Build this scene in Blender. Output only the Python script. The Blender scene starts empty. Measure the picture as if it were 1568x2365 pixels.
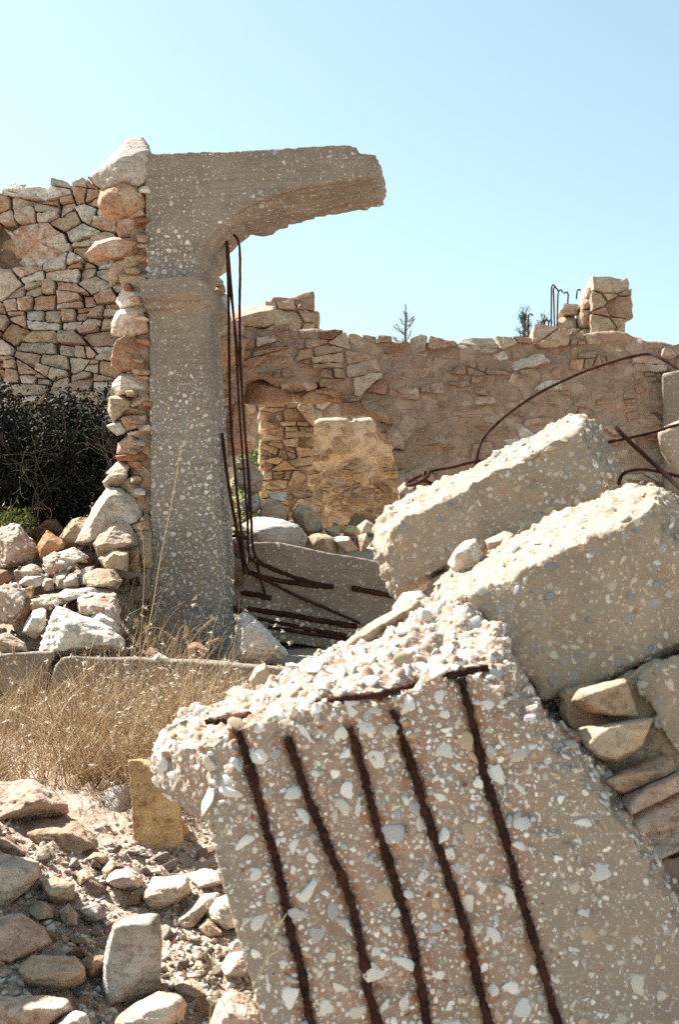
import bpy, bmesh, math, random
import numpy as np
from mathutils import Vector, Matrix
from mathutils.bvhtree import BVHTree

SC = bpy.context.scene
COL = SC.collection
random.seed(7)
RNG = np.random.default_rng(11)

# ------------------------------------------------------------------ camera
F = 2365 * 40 / 36          # focal length in units of a 1568 x 2365 print
CAMZ = 1.6
HOR = 1400.0                # row of the horizon on that print
cam = bpy.data.objects.new('camera', bpy.data.cameras.new('camera'))
COL.objects.link(cam)
cam.location = (0, 0, CAMZ)
cam.rotation_euler = (math.radians(90), 0, 0)
cam.data.sensor_fit = 'VERTICAL'
cam.data.sensor_height = 36
cam.data.lens = 40
cam.data.shift_y = (HOR - 1182.5) / 2365
cam.data.clip_end = 3000
cam.data.clip_start = 0.05
cam.data.dof.use_dof = True
cam.data.dof.focus_distance = 6.2
cam.data.dof.aperture_fstop = 8.0
SC.camera = cam

# ------------------------------------------------------------------ sky, sun, exposure
SUN_AZ, SUN_EL = math.radians(-58), math.radians(50)    # behind the scene, to the left
SUNV = np.array([math.sin(SUN_AZ) * math.cos(SUN_EL), math.cos(SUN_AZ) * math.cos(SUN_EL), math.sin(SUN_EL)])
W = bpy.data.worlds.new('World'); SC.world = W; W.use_nodes = True
nt = W.node_tree; nt.nodes.clear()
sky = nt.nodes.new('ShaderNodeTexSky'); sky.sky_type = 'NISHITA'; sky.sun_disc = False
sky.sun_elevation = SUN_EL; sky.sun_rotation = SUN_AZ
sky.altitude = 50; sky.air_density = 1.0; sky.dust_density = 0.8; sky.ozone_density = 1.2
bg = nt.nodes.new('ShaderNodeBackground'); bg.inputs[1].default_value = 0.055
out = nt.nodes.new('ShaderNodeOutputWorld')
tn = nt.nodes.new('ShaderNodeMix'); tn.data_type = 'RGBA'; tn.blend_type = 'MULTIPLY'; tn.inputs[0].default_value = 1.0; tn.inputs[7].default_value = (0.90, 1.045, 0.925, 1)
hs = nt.nodes.new('ShaderNodeHueSaturation'); hs.inputs['Saturation'].default_value = 0.68
nt.links.new(sky.outputs[0], hs.inputs['Color']); nt.links.new(hs.outputs[0], tn.inputs[6]); nt.links.new(tn.outputs[2], bg.inputs[0]); nt.links.new(bg.outputs[0], out.inputs[0])
sl = bpy.data.lights.new('sun', 'SUN'); sl.energy = 4.1; sl.angle = math.radians(0.5); sl.color = (1, 0.95, 0.87)
so = bpy.data.objects.new('sun', sl); COL.objects.link(so)
so.rotation_euler = Vector(SUNV).to_track_quat('Z', 'Y').to_euler()
so.location = (-6, 12, 12)
SC.view_settings.view_transform = 'Standard'; SC.view_settings.look = 'None'
SC.view_settings.gamma = 1; SC.view_settings.use_curve_mapping = False
SC.view_settings.exposure = 2.08
SC.render.engine = 'CYCLES'
SC.cycles.use_denoising = False
SC.cycles.max_bounces = 8; SC.cycles.diffuse_bounces = 5

# ------------------------------------------------------------------ helpers: points
def P(x, y, Y):
    return np.array([(x - 784) / F * Y, Y, CAMZ + (HOR - y) / F * Y])

def PP(pts, Y):
    return np.array([P(p[0], p[1], p[2] if len(p) > 2 else Y) for p in pts])

class Frame:
    """an upright plane: u runs along it, d runs away from the viewer's side into its depth"""
    def __init__(s, x, Y, yaw=0.0):
        a = math.radians(yaw)
        s.o = P(x, HOR, Y) * np.array([1, 1, 0])
        s.u = np.array([math.cos(a), -math.sin(a), 0.0]); s.d = np.array([math.sin(a), math.cos(a), 0.0])
    def uv(s, x, y):
        r = np.array([(x - 784) / F, 1.0, (HOR - y) / F])
        c = np.array([0, 0, CAMZ])
        t = (s.o - c)[:2] @ s.d[:2] / (r[:2] @ s.d[:2])
        p = c + t * r
        return np.array([(p - s.o)[:2] @ s.u[:2], p[2]])
    def uvs(s, pts):
        return np.array([s.uv(*p) for p in pts])
    def to(s, u, v, d):
        u, v, d = np.broadcast_arrays(np.asarray(u, float), np.asarray(v, float), np.asarray(d, float))
        return s.o + u[..., None] * s.u + d[..., None] * s.d + v[..., None] * np.array([0, 0, 1.0])

# ------------------------------------------------------------------ helpers: noise
def h3(ix, iy, iz, seed=0):
    n = (ix.astype(np.int64) * 374761393 + iy.astype(np.int64) * 668265263 + iz.astype(np.int64) * 2147483647 + seed * 974711) & 0xFFFFFFFF
    n = ((n ^ (n >> 13)) * 1274126177) & 0xFFFFFFFF
    n = ((n ^ (n >> 16)) * 2246822519) & 0xFFFFFFFF
    return ((n ^ (n >> 15)) & 0xFFFFFF) / float(0xFFFFFF)

def vnoise(p, seed=0):
    i = np.floor(p).astype(np.int64); f = p - i; w = f * f * (3 - 2 * f)
    r = 0
    for dx in (0, 1):
        for dy in (0, 1):
            for dz in (0, 1):
                k = (w[:, 0] if dx else 1 - w[:, 0]) * (w[:, 1] if dy else 1 - w[:, 1]) * (w[:, 2] if dz else 1 - w[:, 2])
                r = r + k * h3(i[:, 0] + dx, i[:, 1] + dy, i[:, 2] + dz, seed)
    return r * 2 - 1

def fbm(p, oct=4, seed=0, gain=0.5):
    a, s, r = 1.0, 0.0, 0
    q = np.asarray(p, float) + 31.7 * (seed % 17)
    for k in range(oct):
        r = r + a * vnoise(q, seed + k); s += a; a *= gain; q = q * 2.03 + 5.1
    return r / s

def worley(p, seed=0):
    i = np.floor(p).astype(np.int64)
    f1 = np.full(len(p), 9.0); f2 = f1.copy(); cid = np.zeros(len(p))
    for dx in (-1, 0, 1):
        for dy in (-1, 0, 1):
            for dz in (-1, 0, 1):
                a, b, c = i[:, 0] + dx, i[:, 1] + dy, i[:, 2] + dz
                q = np.stack([a + h3(a, b, c, seed), b + h3(a, b, c, seed + 1), c + h3(a, b, c, seed + 2)], 1)
                d = np.linalg.norm(q - p, axis=1)
                n = d < f1
                f2 = np.where(n, f1, np.minimum(f2, d)); cid = np.where(n, h3(a, b, c, seed + 3), cid); f1 = np.where(n, d, f1)
    return f1, f2, cid

def sstep(a, b, x):
    t = np.clip((x - a) / (b - a), 0, 1)
    return t * t * (3 - 2 * t)

# ------------------------------------------------------------------ helpers: meshes and objects
def mesh(name, verts, faces, smooth=True, tint=None, sharp=None):
    """faces: array n x 3 or n x 4, or a list of such arrays"""
    fl = faces if isinstance(faces, list) else [faces]
    fl = [np.asarray(f, np.int32) for f in fl if len(f)]
    me = bpy.data.meshes.new(name)
    v = np.asarray(verts, np.float32)
    me.vertices.add(len(v)); me.vertices.foreach_set('co', v.ravel())
    loops = np.concatenate([f.ravel() for f in fl])
    tot = np.concatenate([np.full(len(f), f.shape[1], np.int32) for f in fl])
    st = np.concatenate([[0], np.cumsum(tot)[:-1]]).astype(np.int32)
    me.loops.add(len(loops)); me.loops.foreach_set('vertex_index', loops)
    me.polygons.add(len(tot)); me.polygons.foreach_set('loop_start', st)
    me.update(calc_edges=True)
    me.validate()
    me.polygons.foreach_set('use_smooth', np.full(len(me.polygons), bool(smooth)))
    if sharp is not None:
        me.set_sharp_from_angle(angle=math.radians(sharp))
    if tint is not None:
        at = me.attributes.new('tint', 'FLOAT_COLOR', 'POINT')
        t = np.ones((len(v), 4), np.float32); t[:, :tint.shape[1]] = tint
        at.data.foreach_set('color', t.ravel())
    return me

def link(name, me, mat=None, parent=None, loc=None):
    o = bpy.data.objects.new(name, me); COL.objects.link(o)
    if mat is not None and me is not None and not len(me.materials):
        me.materials.append(mat)
    if parent is not None:
        o.parent = parent
    if loc is not None:
        o.location = loc
    return o

def tag(o, label=None, cat=None, group=None, kind=None):
    if label: o['label'] = label
    if cat: o['category'] = cat
    if group: o['group'] = group
    if kind: o['kind'] = kind
    return o

def root(name, loc, label, cat, group=None):
    o = bpy.data.objects.new(name, None); COL.objects.link(o); o.location = loc
    o.empty_display_size = 0.1
    return tag(o, label, cat, group)

def base_of(v):
    v = np.asarray(v); return np.array([(v[:, 0].min() + v[:, 0].max()) / 2, (v[:, 1].min() + v[:, 1].max()) / 2, v[:, 2].min()])

def child(name, v, f, mat, parent, **k):
    """a part whose vertices are given in world space"""
    b = base_of(v)
    o = link(name, mesh(name, v - b, f, **k), mat, parent)
    o.location = Vector(b) - (parent.location if parent is not None else Vector())
    return o

ICO = {}
def ico(s):
    if s not in ICO:
        bm = bmesh.new(); bmesh.ops.create_icosphere(bm, subdivisions=s, radius=1)
        ICO[s] = (np.array([v.co[:] for v in bm.verts]), np.array([[v.index for v in f.verts] for f in bm.faces])); bm.free()
    return ICO[s]

def hull_planes(pts):
    bm = bmesh.new()
    for p in pts: bm.verts.new(p)
    bmesh.ops.convex_hull(bm, input=bm.verts)
    bm.normal_update()
    N, D = [], []
    for f in bm.faces:
        n = np.array(f.normal[:]); d = n @ np.array(f.verts[0].co[:])
        if f.calc_area() < 1e-7: continue
        if any(n @ m > 0.995 for m in N): continue
        N.append(n); D.append(d)
    bm.free()
    N = np.array(N); D = np.array(D)
    c = np.mean(pts, 0)
    if (N @ c - D > 0).sum() > len(N) / 2: N, D = -N, -D
    return N, D

def soft_hull(pts, sub=4, p=22, amp=0.03, freq=2.2, seed=0, ledge=0.0, cuts=0):
    """a rock: the convex hull of pts with worn edges and a rough surface"""
    pts = np.asarray(pts, float)
    c = pts.mean(0); ext = np.maximum((pts.max(0) - pts.min(0)) / 2, 1e-3)
    q = (pts - c) / ext
    N, D = hull_planes(q)
    if cuts:
        rg = np.random.default_rng(seed + 77); cn = rg.normal(size=(cuts, 3)); cn /= np.linalg.norm(cn, axis=1, keepdims=True)
        sd = (q @ cn.T).max(0) * rg.uniform(0.74, 0.96, cuts); N = np.vstack([N, cn]); D = np.concatenate([D, sd])
    V, Fc = ico(sub)
    t = np.maximum(V @ N.T / np.maximum(D, 0.05), 0)
    m = t.max(1, keepdims=True)
    r = 1 / (m[:, 0] * ((t / m) ** p).sum(1) ** (1 / p))
    v = V * r[:, None]
    s = float(np.cbrt(ext.prod()))
    w = v * ext / s                                   # isotropic, size one
    nv = np.stack([fbm(w * freq, 4, seed + 3 * k) for k in range(3)], 1)
    w = w + nv * amp * 1.8
    ch = np.abs(fbm(w * freq * 1.7, 3, seed + 50))     # chips and hollows
    w = w * (1 - amp * 1.6 * np.maximum(0, 0.25 - ch))[:, None]
    w = w * (1 + amp * (0.9 * fbm(w * 7 + 3, 4, seed + 61, 0.65) - 0.8 * np.maximum(0, 0.12 - np.abs(fbm(w * 4.5, 3, seed + 71)))))[:, None]
    if ledge:
        h = w @ np.array([0.12, 0.1, 1.0]) * 5 + fbm(w * 1.5, 2, seed + 9)
        w = w * (1 + ledge * (np.abs((h % 1) - 0.5) * 2 - 0.5))[:, None]
    return w * s + c, Fc

def join(parts):
    vs, fs, n = [], [], 0
    for v, f in parts:
        vs.append(np.asarray(v)); fs.append(np.asarray(f) + n); n += len(v)
    return np.concatenate(vs), np.concatenate(fs)

def tube(path, rad, sides=8, noise=0.0, seed=0, step=None, cap=True):
    path = np.asarray(path, float)
    if step:
        seg = np.linalg.norm(np.diff(path, axis=0), axis=1); s = np.concatenate([[0], np.cumsum(seg)])
        n = max(2, int(s[-1] / step) + 1); t = np.linspace(0, s[-1], n)
        # Catmull-Rom through the points
        ext = np.vstack([2 * path[0] - path[1], path, 2 * path[-1] - path[-2]])
        k = np.clip(np.searchsorted(s, t, side='right') - 1, 0, len(path) - 2)
        f = ((t - s[k]) / np.maximum(seg[k], 1e-9))[:, None]
        p0, p1, p2, p3 = ext[k], ext[k + 1], ext[k + 2], ext[k + 3]
        path = 0.5 * (2 * p1 + (p2 - p0) * f + (2 * p0 - 5 * p1 + 4 * p2 - p3) * f ** 2 + (3 * p1 - p0 - 3 * p2 + p3) * f ** 3)
    n = len(path)
    tg = np.gradient(path, axis=0); tg /= np.maximum(np.linalg.norm(tg, axis=1, keepdims=True), 1e-9)
    a = np.array([0.31, 0.2, 0.93]) if abs(tg[0][2]) < 0.8 else np.array([0.93, 0.2, 0.31])
    r = np.broadcast_to(np.asarray(rad, float), (n,))
    ang = np.linspace(0, 2 * math.pi, sides, endpoint=False)
    vs = []
    nrm = np.cross(tg[0], a); nrm /= np.linalg.norm(nrm)
    for i in range(n):
        nrm = nrm - tg[i] * (nrm @ tg[i]); nrm /= max(np.linalg.norm(nrm), 1e-9)
        b = np.cross(tg[i], nrm)
        vs.append(path[i] + r[i] * (np.cos(ang)[:, None] * nrm + np.sin(ang)[:, None] * b))
    v = np.concatenate(vs)
    if noise:
        d = v - np.repeat(path, sides, 0)
        k = 1 + noise * fbm(v * 60, 3, seed) * 1.6 + noise * np.maximum(0, fbm(v * 140, 2, seed + 5)) * 2.0
        v = np.repeat(path, sides, 0) + d * k[:, None]
    i = np.arange(n - 1)[:, None] * sides; j = np.arange(sides)[None]; j2 = (j + 1) % sides
    f = np.stack([i + j, i + j2, i + sides + j2, i + sides + j], -1).reshape(-1, 4)
    if cap:
        v = np.vstack([v, path[:1], path[-1:]]); e0, e1 = len(v) - 2, len(v) - 1
        q = np.arange(sides); q2 = (q + 1) % sides
        c0 = np.stack([q2, q, np.full(sides, e0), np.full(sides, e0)], 1)[:, :3]
        c1 = np.stack([q + (n - 1) * sides, q2 + (n - 1) * sides, np.full(sides, e1)], 1)
        return v, [f, np.vstack([c0, c1])]
    return v, [f]

def join_mixed(parts):
    vs, q, t, n = [], [], [], 0
    for v, fl in parts:
        for f in (fl if isinstance(fl, list) else [fl]):
            (q if f.shape[1] == 4 else t).append(f + n)
        vs.append(v); n += len(v)
    return np.concatenate(vs), [np.concatenate(x) for x in (q, t) if x]

# ------------------------------------------------------------------ materials
def srgb(h):
    return tuple(((c / 255) / 12.92 if c / 255 <= 0.04045 else ((c / 255 + 0.055) / 1.055) ** 2.4) for c in h)

class NT:
    def __init__(s, name):
        s.m = bpy.data.materials.new(name); s.m.use_nodes = True; s.t = s.m.node_tree; s.t.nodes.clear()
        s.out = s.n('ShaderNodeOutputMaterial'); s.b = s.n('ShaderNodeBsdfPrincipled')
        s.l(s.b.outputs[0], s.out.inputs[0]); s.b.inputs['Roughness'].default_value = 0.9
        s.b.inputs['Specular IOR Level'].default_value = 0.2
    def n(s, t, **k):
        x = s.t.nodes.new(t)
        for a, v in k.items(): setattr(x, a, v)
        return x
    def l(s, a, b): s.t.links.new(a, b)
    def val(s, x, sock):
        if hasattr(x, 'is_output'): s.l(x, sock)
        elif isinstance(x, (tuple, list)): sock.default_value = (*x[:3], 1) if len(sock.default_value) == 4 else x
        else: sock.default_value = x
    def noise(s, vec, scale, detail=5, rough=0.6, dist=0.0):
        x = s.n('ShaderNodeTexNoise'); s.l(vec, x.inputs['Vector'])
        x.inputs['Scale'].default_value = scale; x.inputs['Detail'].default_value = detail; x.inputs['Roughness'].default_value = rough; x.inputs['Distortion'].default_value = dist
        return x.outputs['Fac']
    def vor(s, vec, scale, feature='F1', out='Distance', rnd=1.0):
        x = s.n('ShaderNodeTexVoronoi', feature=feature); s.l(vec, x.inputs['Vector'])
        x.inputs['Scale'].default_value = scale; x.inputs['Randomness'].default_value = rnd
        return x.outputs[out]
    def ramp(s, fac, stops):
        x = s.n('ShaderNodeValToRGB'); s.l(fac, x.inputs[0]); e = x.color_ramp.elements
        while len(e) < len(stops): e.new(0.5)
        for i, (p, c) in enumerate(stops):
            e[i].position = p; e[i].color = (*c, 1) if isinstance(c, (tuple, list)) else (c, c, c, 1)
        return x.outputs[0]
    def mix(s, fac, a, b, mode='MIX'):
        x = s.n('ShaderNodeMix', data_type='RGBA', blend_type=mode)
        s.val(fac, x.inputs[0]); s.val(a, x.inputs[6]); s.val(b, x.inputs[7]); return x.outputs[2]
    def math(s, op, a, b=0.5):
        x = s.n('ShaderNodeMath', operation=op); s.val(a, x.inputs[0]); s.val(b, x.inputs[1]); return x.outputs[0]
    def mapping(s, vec, scale):
        x = s.n('ShaderNodeMapping'); s.l(vec, x.inputs[0]); x.inputs['Scale'].default_value = scale; return x.outputs[0]
    def bump(s, h, strength, dist, normal=None):
        x = s.n('ShaderNodeBump'); s.l(h, x.inputs['Height']); x.inputs['Strength'].default_value = strength; x.inputs['Distance'].default_value = dist
        if normal is not None: s.l(normal, x.inputs['Normal'])
        return x.outputs[0]

def stone_mat():
    """any stone: the object's own colour, veined and stained; its alpha is the amount of rust stain"""
    k = NT('weathered stone'); tc = k.n('ShaderNodeTexCoord'); oi = k.n('ShaderNodeObjectInfo')
    r3 = k.n('ShaderNodeVectorMath', operation='MULTIPLY_ADD')
    cb = k.n('ShaderNodeCombineXYZ'); 
    for i in range(3): k.l(k.math('MULTIPLY', oi.outputs['Random'], 37.0 + 53 * i), cb.inputs[i])
    ad = k.n('ShaderNodeVectorMath', operation='ADD'); k.l(tc.outputs['Object'], ad.inputs[0]); k.l(cb.outputs[0], ad.inputs[1])
    v = ad.outputs[0]
    n1 = k.noise(v, 9, 6, 0.65, 0.4); n2 = k.noise(v, 42, 5, 0.7); n3 = k.noise(v, 5.5, 4, 0.6, 1.2); n4 = k.noise(k.mapping(v, (8, 8, 46)), 1.0, 5, 0.65, 0.8)
    c = k.mix(k.ramp(n1, [(0.3, 0.0), (0.7, 1.0)]), oi.outputs['Color'], k.mix(1.0, oi.outputs['Color'], (0.64, 0.57, 0.5), 'MULTIPLY'))
    c = k.mix(k.math('MULTIPLY', k.ramp(n4, [(0.45, 0.0), (0.62, 1.0)]), 0.45), c, k.mix(1.0, c, (0.62, 0.6, 0.6), 'MULTIPLY'))
    st = k.math('MULTIPLY', k.ramp(n3, [(0.40, 0.0), (0.56, 1.0)]), oi.outputs['Alpha'])
    c = k.mix(st, c, k.mix(n2, (0.30, 0.14, 0.08), (0.46, 0.28, 0.17)))
    c = k.mix(k.math('MULTIPLY', k.ramp(n2, [(0.34, 1.0), (0.5, 0.0)]), 0.75), c, k.mix(1.0, c, (0.42, 0.37, 0.33), 'MULTIPLY'))
    k.l(c, k.b.inputs['Base Color'])
    b = k.bump(n4, 0.7, 0.014); b = k.bump(n1, 0.8, 0.02, b); b = k.bump(n2, 1.0, 0.009, b); k.l(b, k.b.inputs['Normal'])
    return k.m

def concrete_mat(name, base, dark, scale=55.0, amount=0.5, boards=0.0, peb=((0.62, 0.6, 0.56), (0.33, 0.34, 0.36)), bumpk=1.0, skin=None):
    k = NT(name); tc = k.n('ShaderNodeTexCoord'); v = tc.outputs['Object']
    n1 = k.noise(v, 3.2, 6, 0.6, 0.3); n2 = k.noise(v, 90, 4, 0.7); n3 = k.noise(v, 14, 5, 0.65)
    c = k.mix(k.ramp(n1, [(0.32, 0.0), (0.7, 1.0)]), dark, base)
    c = k.mix(k.math('MULTIPLY', k.ramp(n3, [(0.35, 1.0), (0.6, 0.0)]), 0.35), c, k.mix(1.0, c, (0.7, 0.66, 0.62), 'MULTIPLY'))
    c = k.mix(k.math('MULTIPLY', k.ramp(n2, [(0.3, 1.0), (0.5, 0.0)]), 0.4), c, k.mix(1.0, c, (0.55, 0.52, 0.5), 'MULTIPLY'))
    if skin:
        sa = k.n('ShaderNodeAttribute', attribute_name='tint'); ss = k.n('ShaderNodeSeparateColor'); k.l(sa.outputs['Color'], ss.inputs[0]); c = k.mix(k.math('MULTIPLY', ss.outputs[1], k.ramp(n3, [(0.4, 0.15), (0.62, 1.0)])), c, (0.27, 0.115, 0.055)); c = k.mix(ss.outputs[0], c, k.mix(k.ramp(n1, [(0.35, 0.0), (0.65, 1.0)]), skin, k.mix(1.0, skin, (0.82, 0.82, 0.84), 'MULTIPLY') if False else skin))
    if boards:
        nb = k.noise(k.mapping(v, (1.5, 1.5, 34)), 1.0, 4, 0.7, 0.2)
        c = k.mix(k.math('MULTIPLY', k.ramp(nb, [(0.4, 1.0), (0.55, 0.0)]), boards), c, k.mix(1.0, c, (0.66, 0.62, 0.58), 'MULTIPLY'))
    h = n2
    for i, sc in enumerate((scale, scale * 2.3)):
        w = k.n('ShaderNodeVectorMath', operation='ADD'); k.l(v, w.inputs[0])
        nz = k.n('ShaderNodeTexNoise'); k.l(v, nz.inputs['Vector']); nz.inputs['Scale'].default_value = sc * 1.7; nz.inputs['Detail'].default_value = 3
        sclv = k.n('ShaderNodeVectorMath', operation='SCALE'); k.l(nz.outputs['Color'], sclv.inputs[0]); sclv.inputs['Scale'].default_value = 1.3 / sc
        k.l(sclv.outputs[0], w.inputs[1])
        vo = k.n('ShaderNodeTexVoronoi'); k.l(w.outputs[0], vo.inputs['Vector']); vo.inputs['Scale'].default_value = sc
        sp = k.n('ShaderNodeSeparateColor'); k.l(vo.outputs['Color'], sp.inputs[0])
        on = k.math('LESS_THAN', sp.outputs[0], amount)
        rad = k.math('MULTIPLY_ADD', sp.outputs[2], 0.28); rad.node.inputs[2].default_value = 0.16
        mk = k.math('MULTIPLY', k.math('LESS_THAN', vo.outputs['Distance'], rad), on)
        pc = k.ramp(sp.outputs[1], [(0.0, peb[0]), (0.45, (0.46, 0.42, 0.36)), (0.75, peb[1]), (0.92, (0.40, 0.27, 0.18)), (1.0, (0.28, 0.10, 0.06))])
        c = k.mix(k.math('MULTIPLY', mk, 0.85), c, pc)
        h = k.math('ADD', h, k.math('MULTIPLY', mk, 0.6))
    k.l(c, k.b.inputs['Base Color'])
    b = k.bump(n3, 0.35 * bumpk, 0.012); b = k.bump(h, 0.6 * bumpk, 0.0035, b); k.l(b, k.b.inputs['Normal'])
    return k.m

def tint_mat(name, rough=0.85, trans=0.0, mottled=True):
    """colour from the mesh's own tint attribute"""
    k = NT(name); at = k.n('ShaderNodeAttribute', attribute_name='tint'); tc = k.n('ShaderNodeTexCoord')
    c = at.outputs['Color']
    if mottled:
        n = k.noise(tc.outputs['Object'], 120, 4, 0.7); c = k.mix(k.ramp(n, [(0.3, 0.55), (0.6, 0.0)]), c, k.mix(1.0, c, (0.62, 0.56, 0.5), 'MULTIPLY'))
        k.l(k.bump(n, 0.4, 0.003), k.b.inputs['Normal'])
    k.l(c, k.b.inputs['Base Color']); k.b.inputs['Roughness'].default_value = rough
    if trans:
        tr = k.n('ShaderNodeBsdfTranslucent'); k.l(c, tr.inputs[0]); mx = k.n('ShaderNodeMixShader'); mx.inputs[0].default_value = trans
        k.l(k.b.outputs[0], mx.inputs[1]); k.l(tr.outputs[0], mx.inputs[2]); k.l(mx.outputs[0], k.out.inputs[0])
    return k.m

def pebble_mat():
    k = NT('aggregate pebble'); oi = k.n('ShaderNodeObjectInfo'); tc = k.n('ShaderNodeTexCoord')
    n = k.noise(tc.outputs['Object'], 90, 5, 0.7)
    c = k.mix(k.ramp(n, [(0.35, 0.5), (0.62, 0.0)]), oi.outputs['Color'], k.mix(1.0, oi.outputs['Color'], (0.6, 0.55, 0.5), 'MULTIPLY'))
    k.l(c, k.b.inputs['Base Color']); k.l(k.bump(n, 0.4, 0.003), k.b.inputs['Normal']); k.b.inputs['Roughness'].default_value = 0.75
    return k.m

def mortar_mat(name, base, dark, rust=(0.36, 0.2, 0.12)):
    k = NT(name); tc = k.n('ShaderNodeTexCoord'); v = tc.outputs['Object']
    n1 = k.noise(v, 2.2, 6, 0.6, 0.4); n2 = k.noise(v, 60, 5, 0.7); n3 = k.noise(v, 9, 5, 0.65, 0.5); n5 = k.noise(v, 1.1, 4, 0.6)
    c = k.mix(k.ramp(n1, [(0.35, 0.0), (0.65, 1.0)]), dark, base)
    c = k.mix(k.math('MULTIPLY', k.ramp(n5, [(0.5, 0.0), (0.68, 1.0)]), 0.5), c, rust)
    c = k.mix(k.math('MULTIPLY', k.ramp(n3, [(0.35, 1.0), (0.55, 0.0)]), 0.5), c, k.mix(1.0, c, (0.62, 0.58, 0.55), 'MULTIPLY'))
    sp = k.vor(v, 30, out='Color'); s2 = k.n('ShaderNodeSeparateColor'); k.l(sp, s2.inputs[0])
    mk = k.math('MULTIPLY', k.math('LESS_THAN', k.vor(v, 30), 0.22), k.math('LESS_THAN', s2.outputs[0], 0.35))
    c = k.mix(k.math('MULTIPLY', mk, 0.7), c, k.ramp(s2.outputs[1], [(0.0, (0.55, 0.5, 0.45)), (0.6, (0.4, 0.3, 0.22)), (1.0, (0.3, 0.14, 0.08))]))
    wv = k.n('ShaderNodeVectorMath', operation='ADD'); nw = k.n('ShaderNodeTexNoise'); k.l(v, nw.inputs['Vector']); nw.inputs['Scale'].default_value = 7; nw.inputs['Detail'].default_value = 4
    ws = k.n('ShaderNodeVectorMath', operation='SCALE'); k.l(nw.outputs['Color'], ws.inputs[0]); ws.inputs['Scale'].default_value = 0.22; k.l(v, wv.inputs[0]); k.l(ws.outputs[0], wv.inputs[1])
    cr = k.ramp(k.vor(k.mapping(wv.outputs[0], (1, 0.4, 1.5)), 5.5, feature='DISTANCE_TO_EDGE'), [(0.0, 0.0), (0.035, 1.0)])
    c = k.mix(k.math('MULTIPLY', k.math('SUBTRACT', 1.0, cr), 0.4), c, k.mix(1.0, c, (0.4, 0.34, 0.3), 'MULTIPLY'))
    big = k.vor(wv.outputs[0], 11, out='Color'); sb = k.n('ShaderNodeSeparateColor'); k.l(big, sb.inputs[0])
    c = k.mix(k.math('MULTIPLY', k.math('LESS_THAN', sb.outputs[0], 0.3), 0.55), c, k.ramp(sb.outputs[1], [(0.0, (0.46, 0.38, 0.3)), (0.5, (0.36, 0.22, 0.14)), (1.0, (0.42, 0.33, 0.24))]))
    k.l(c, k.b.inputs['Base Color'])
    b = k.bump(n3, 0.8, 0.03); b = k.bump(n2, 0.9, 0.01, b); b = k.bump(cr, 0.5, 0.01, b); k.l(b, k.b.inputs['Normal'])
    return k.m

def rust_mat():
    k = NT('rusty steel'); tc = k.n('ShaderNodeTexCoord'); v = tc.outputs['Object']
    n = k.noise(v, 55, 6, 0.7); n2 = k.noise(v, 9, 4, 0.6)
    c = k.ramp(n, [(0.3, (0.010, 0.006, 0.005)), (0.52, (0.032, 0.012, 0.008)), (0.82, (0.085, 0.028, 0.014))])
    c = k.mix(k.ramp(n2, [(0.46, 0.0), (0.72, 0.6)]), c, k.mix(n, (0.03, 0.012, 0.008), (0.14, 0.05, 0.022)))
    k.l(c, k.b.inputs['Base Color']); k.l(k.bump(n, 0.9, 0.004), k.b.inputs['Normal'])
    return k.m

def ground_mat():
    k = NT('stony earth'); tc = k.n('ShaderNodeTexCoord'); v = tc.outputs['Object']
    n1 = k.noise(v, 1.3, 5, 0.6); n2 = k.noise(v, 35, 6, 0.7); n3 = k.noise(v, 8, 5, 0.65)
    c = k.mix(k.ramp(n1, [(0.35, 0.0), (0.65, 1.0)]), (0.37, 0.275, 0.21), (0.50, 0.405, 0.325))
    c = k.mix(k.ramp(n3, [(0.4, 0.5), (0.6, 0.0)]), c, (0.30, 0.21, 0.16))
    vo = k.n('ShaderNodeTexVoronoi'); k.l(v, vo.inputs['Vector']); vo.inputs['Scale'].default_value = 65
    s2 = k.n('ShaderNodeSeparateColor'); k.l(vo.outputs['Color'], s2.inputs[0])
    mk = k.math('MULTIPLY', k.math('LESS_THAN', vo.outputs['Distance'], 0.38), k.math('LESS_THAN', s2.outputs[0], 0.5))
    c = k.mix(k.math('MULTIPLY', mk, 0.75), c, k.ramp(s2.outputs[1], [(0.0, (0.56, 0.5, 0.44)), (0.6, (0.38, 0.29, 0.22)), (1.0, (0.3, 0.27, 0.26))]))
    k.l(c, k.b.inputs['Base Color'])
    b = k.bump(n2, 0.8, 0.012); b = k.bump(k.math('ADD', n2, k.math('MULTIPLY', mk, 0.5)), 0.6, 0.006, b); k.l(b, k.b.inputs['Normal'])
    return k.m

STONE = stone_mat()
CONC_FRAME = concrete_mat('frame concrete', (0.27, 0.232, 0.19), (0.195, 0.168, 0.14), 60, 0.45, boards=0.4, peb=((0.5, 0.48, 0.45), (0.26, 0.27, 0.29)))
CONC_HERO = concrete_mat('broken concrete', (0.39, 0.278, 0.21), (0.30, 0.212, 0.16), 75, 0.62, peb=((0.66, 0.62, 0.56), (0.36, 0.355, 0.355)), skin=(0.285, 0.235, 0.185))
CONC_SLAB = concrete_mat('slab concrete', (0.37, 0.295, 0.215), (0.28, 0.22, 0.165), 52, 0.55, peb=((0.58, 0.54, 0.48), (0.25, 0.25, 0.26)))
CONC_BEAM = concrete_mat('beam concrete', (0.25, 0.195, 0.152), (0.185, 0.148, 0.118), 70, 0.3, boards=0.3)
MORTAR = mortar_mat('lime mortar', (0.36, 0.262, 0.198), (0.27, 0.192, 0.145), rust=(0.33, 0.195, 0.13))
MORTAR_TAN = mortar_mat('tan mortar', (0.42, 0.33, 0.235), (0.34, 0.26, 0.185))
MORTAR_DARK = mortar_mat('earth mortar', (0.17, 0.115, 0.085), (0.09, 0.065, 0.05))
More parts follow.
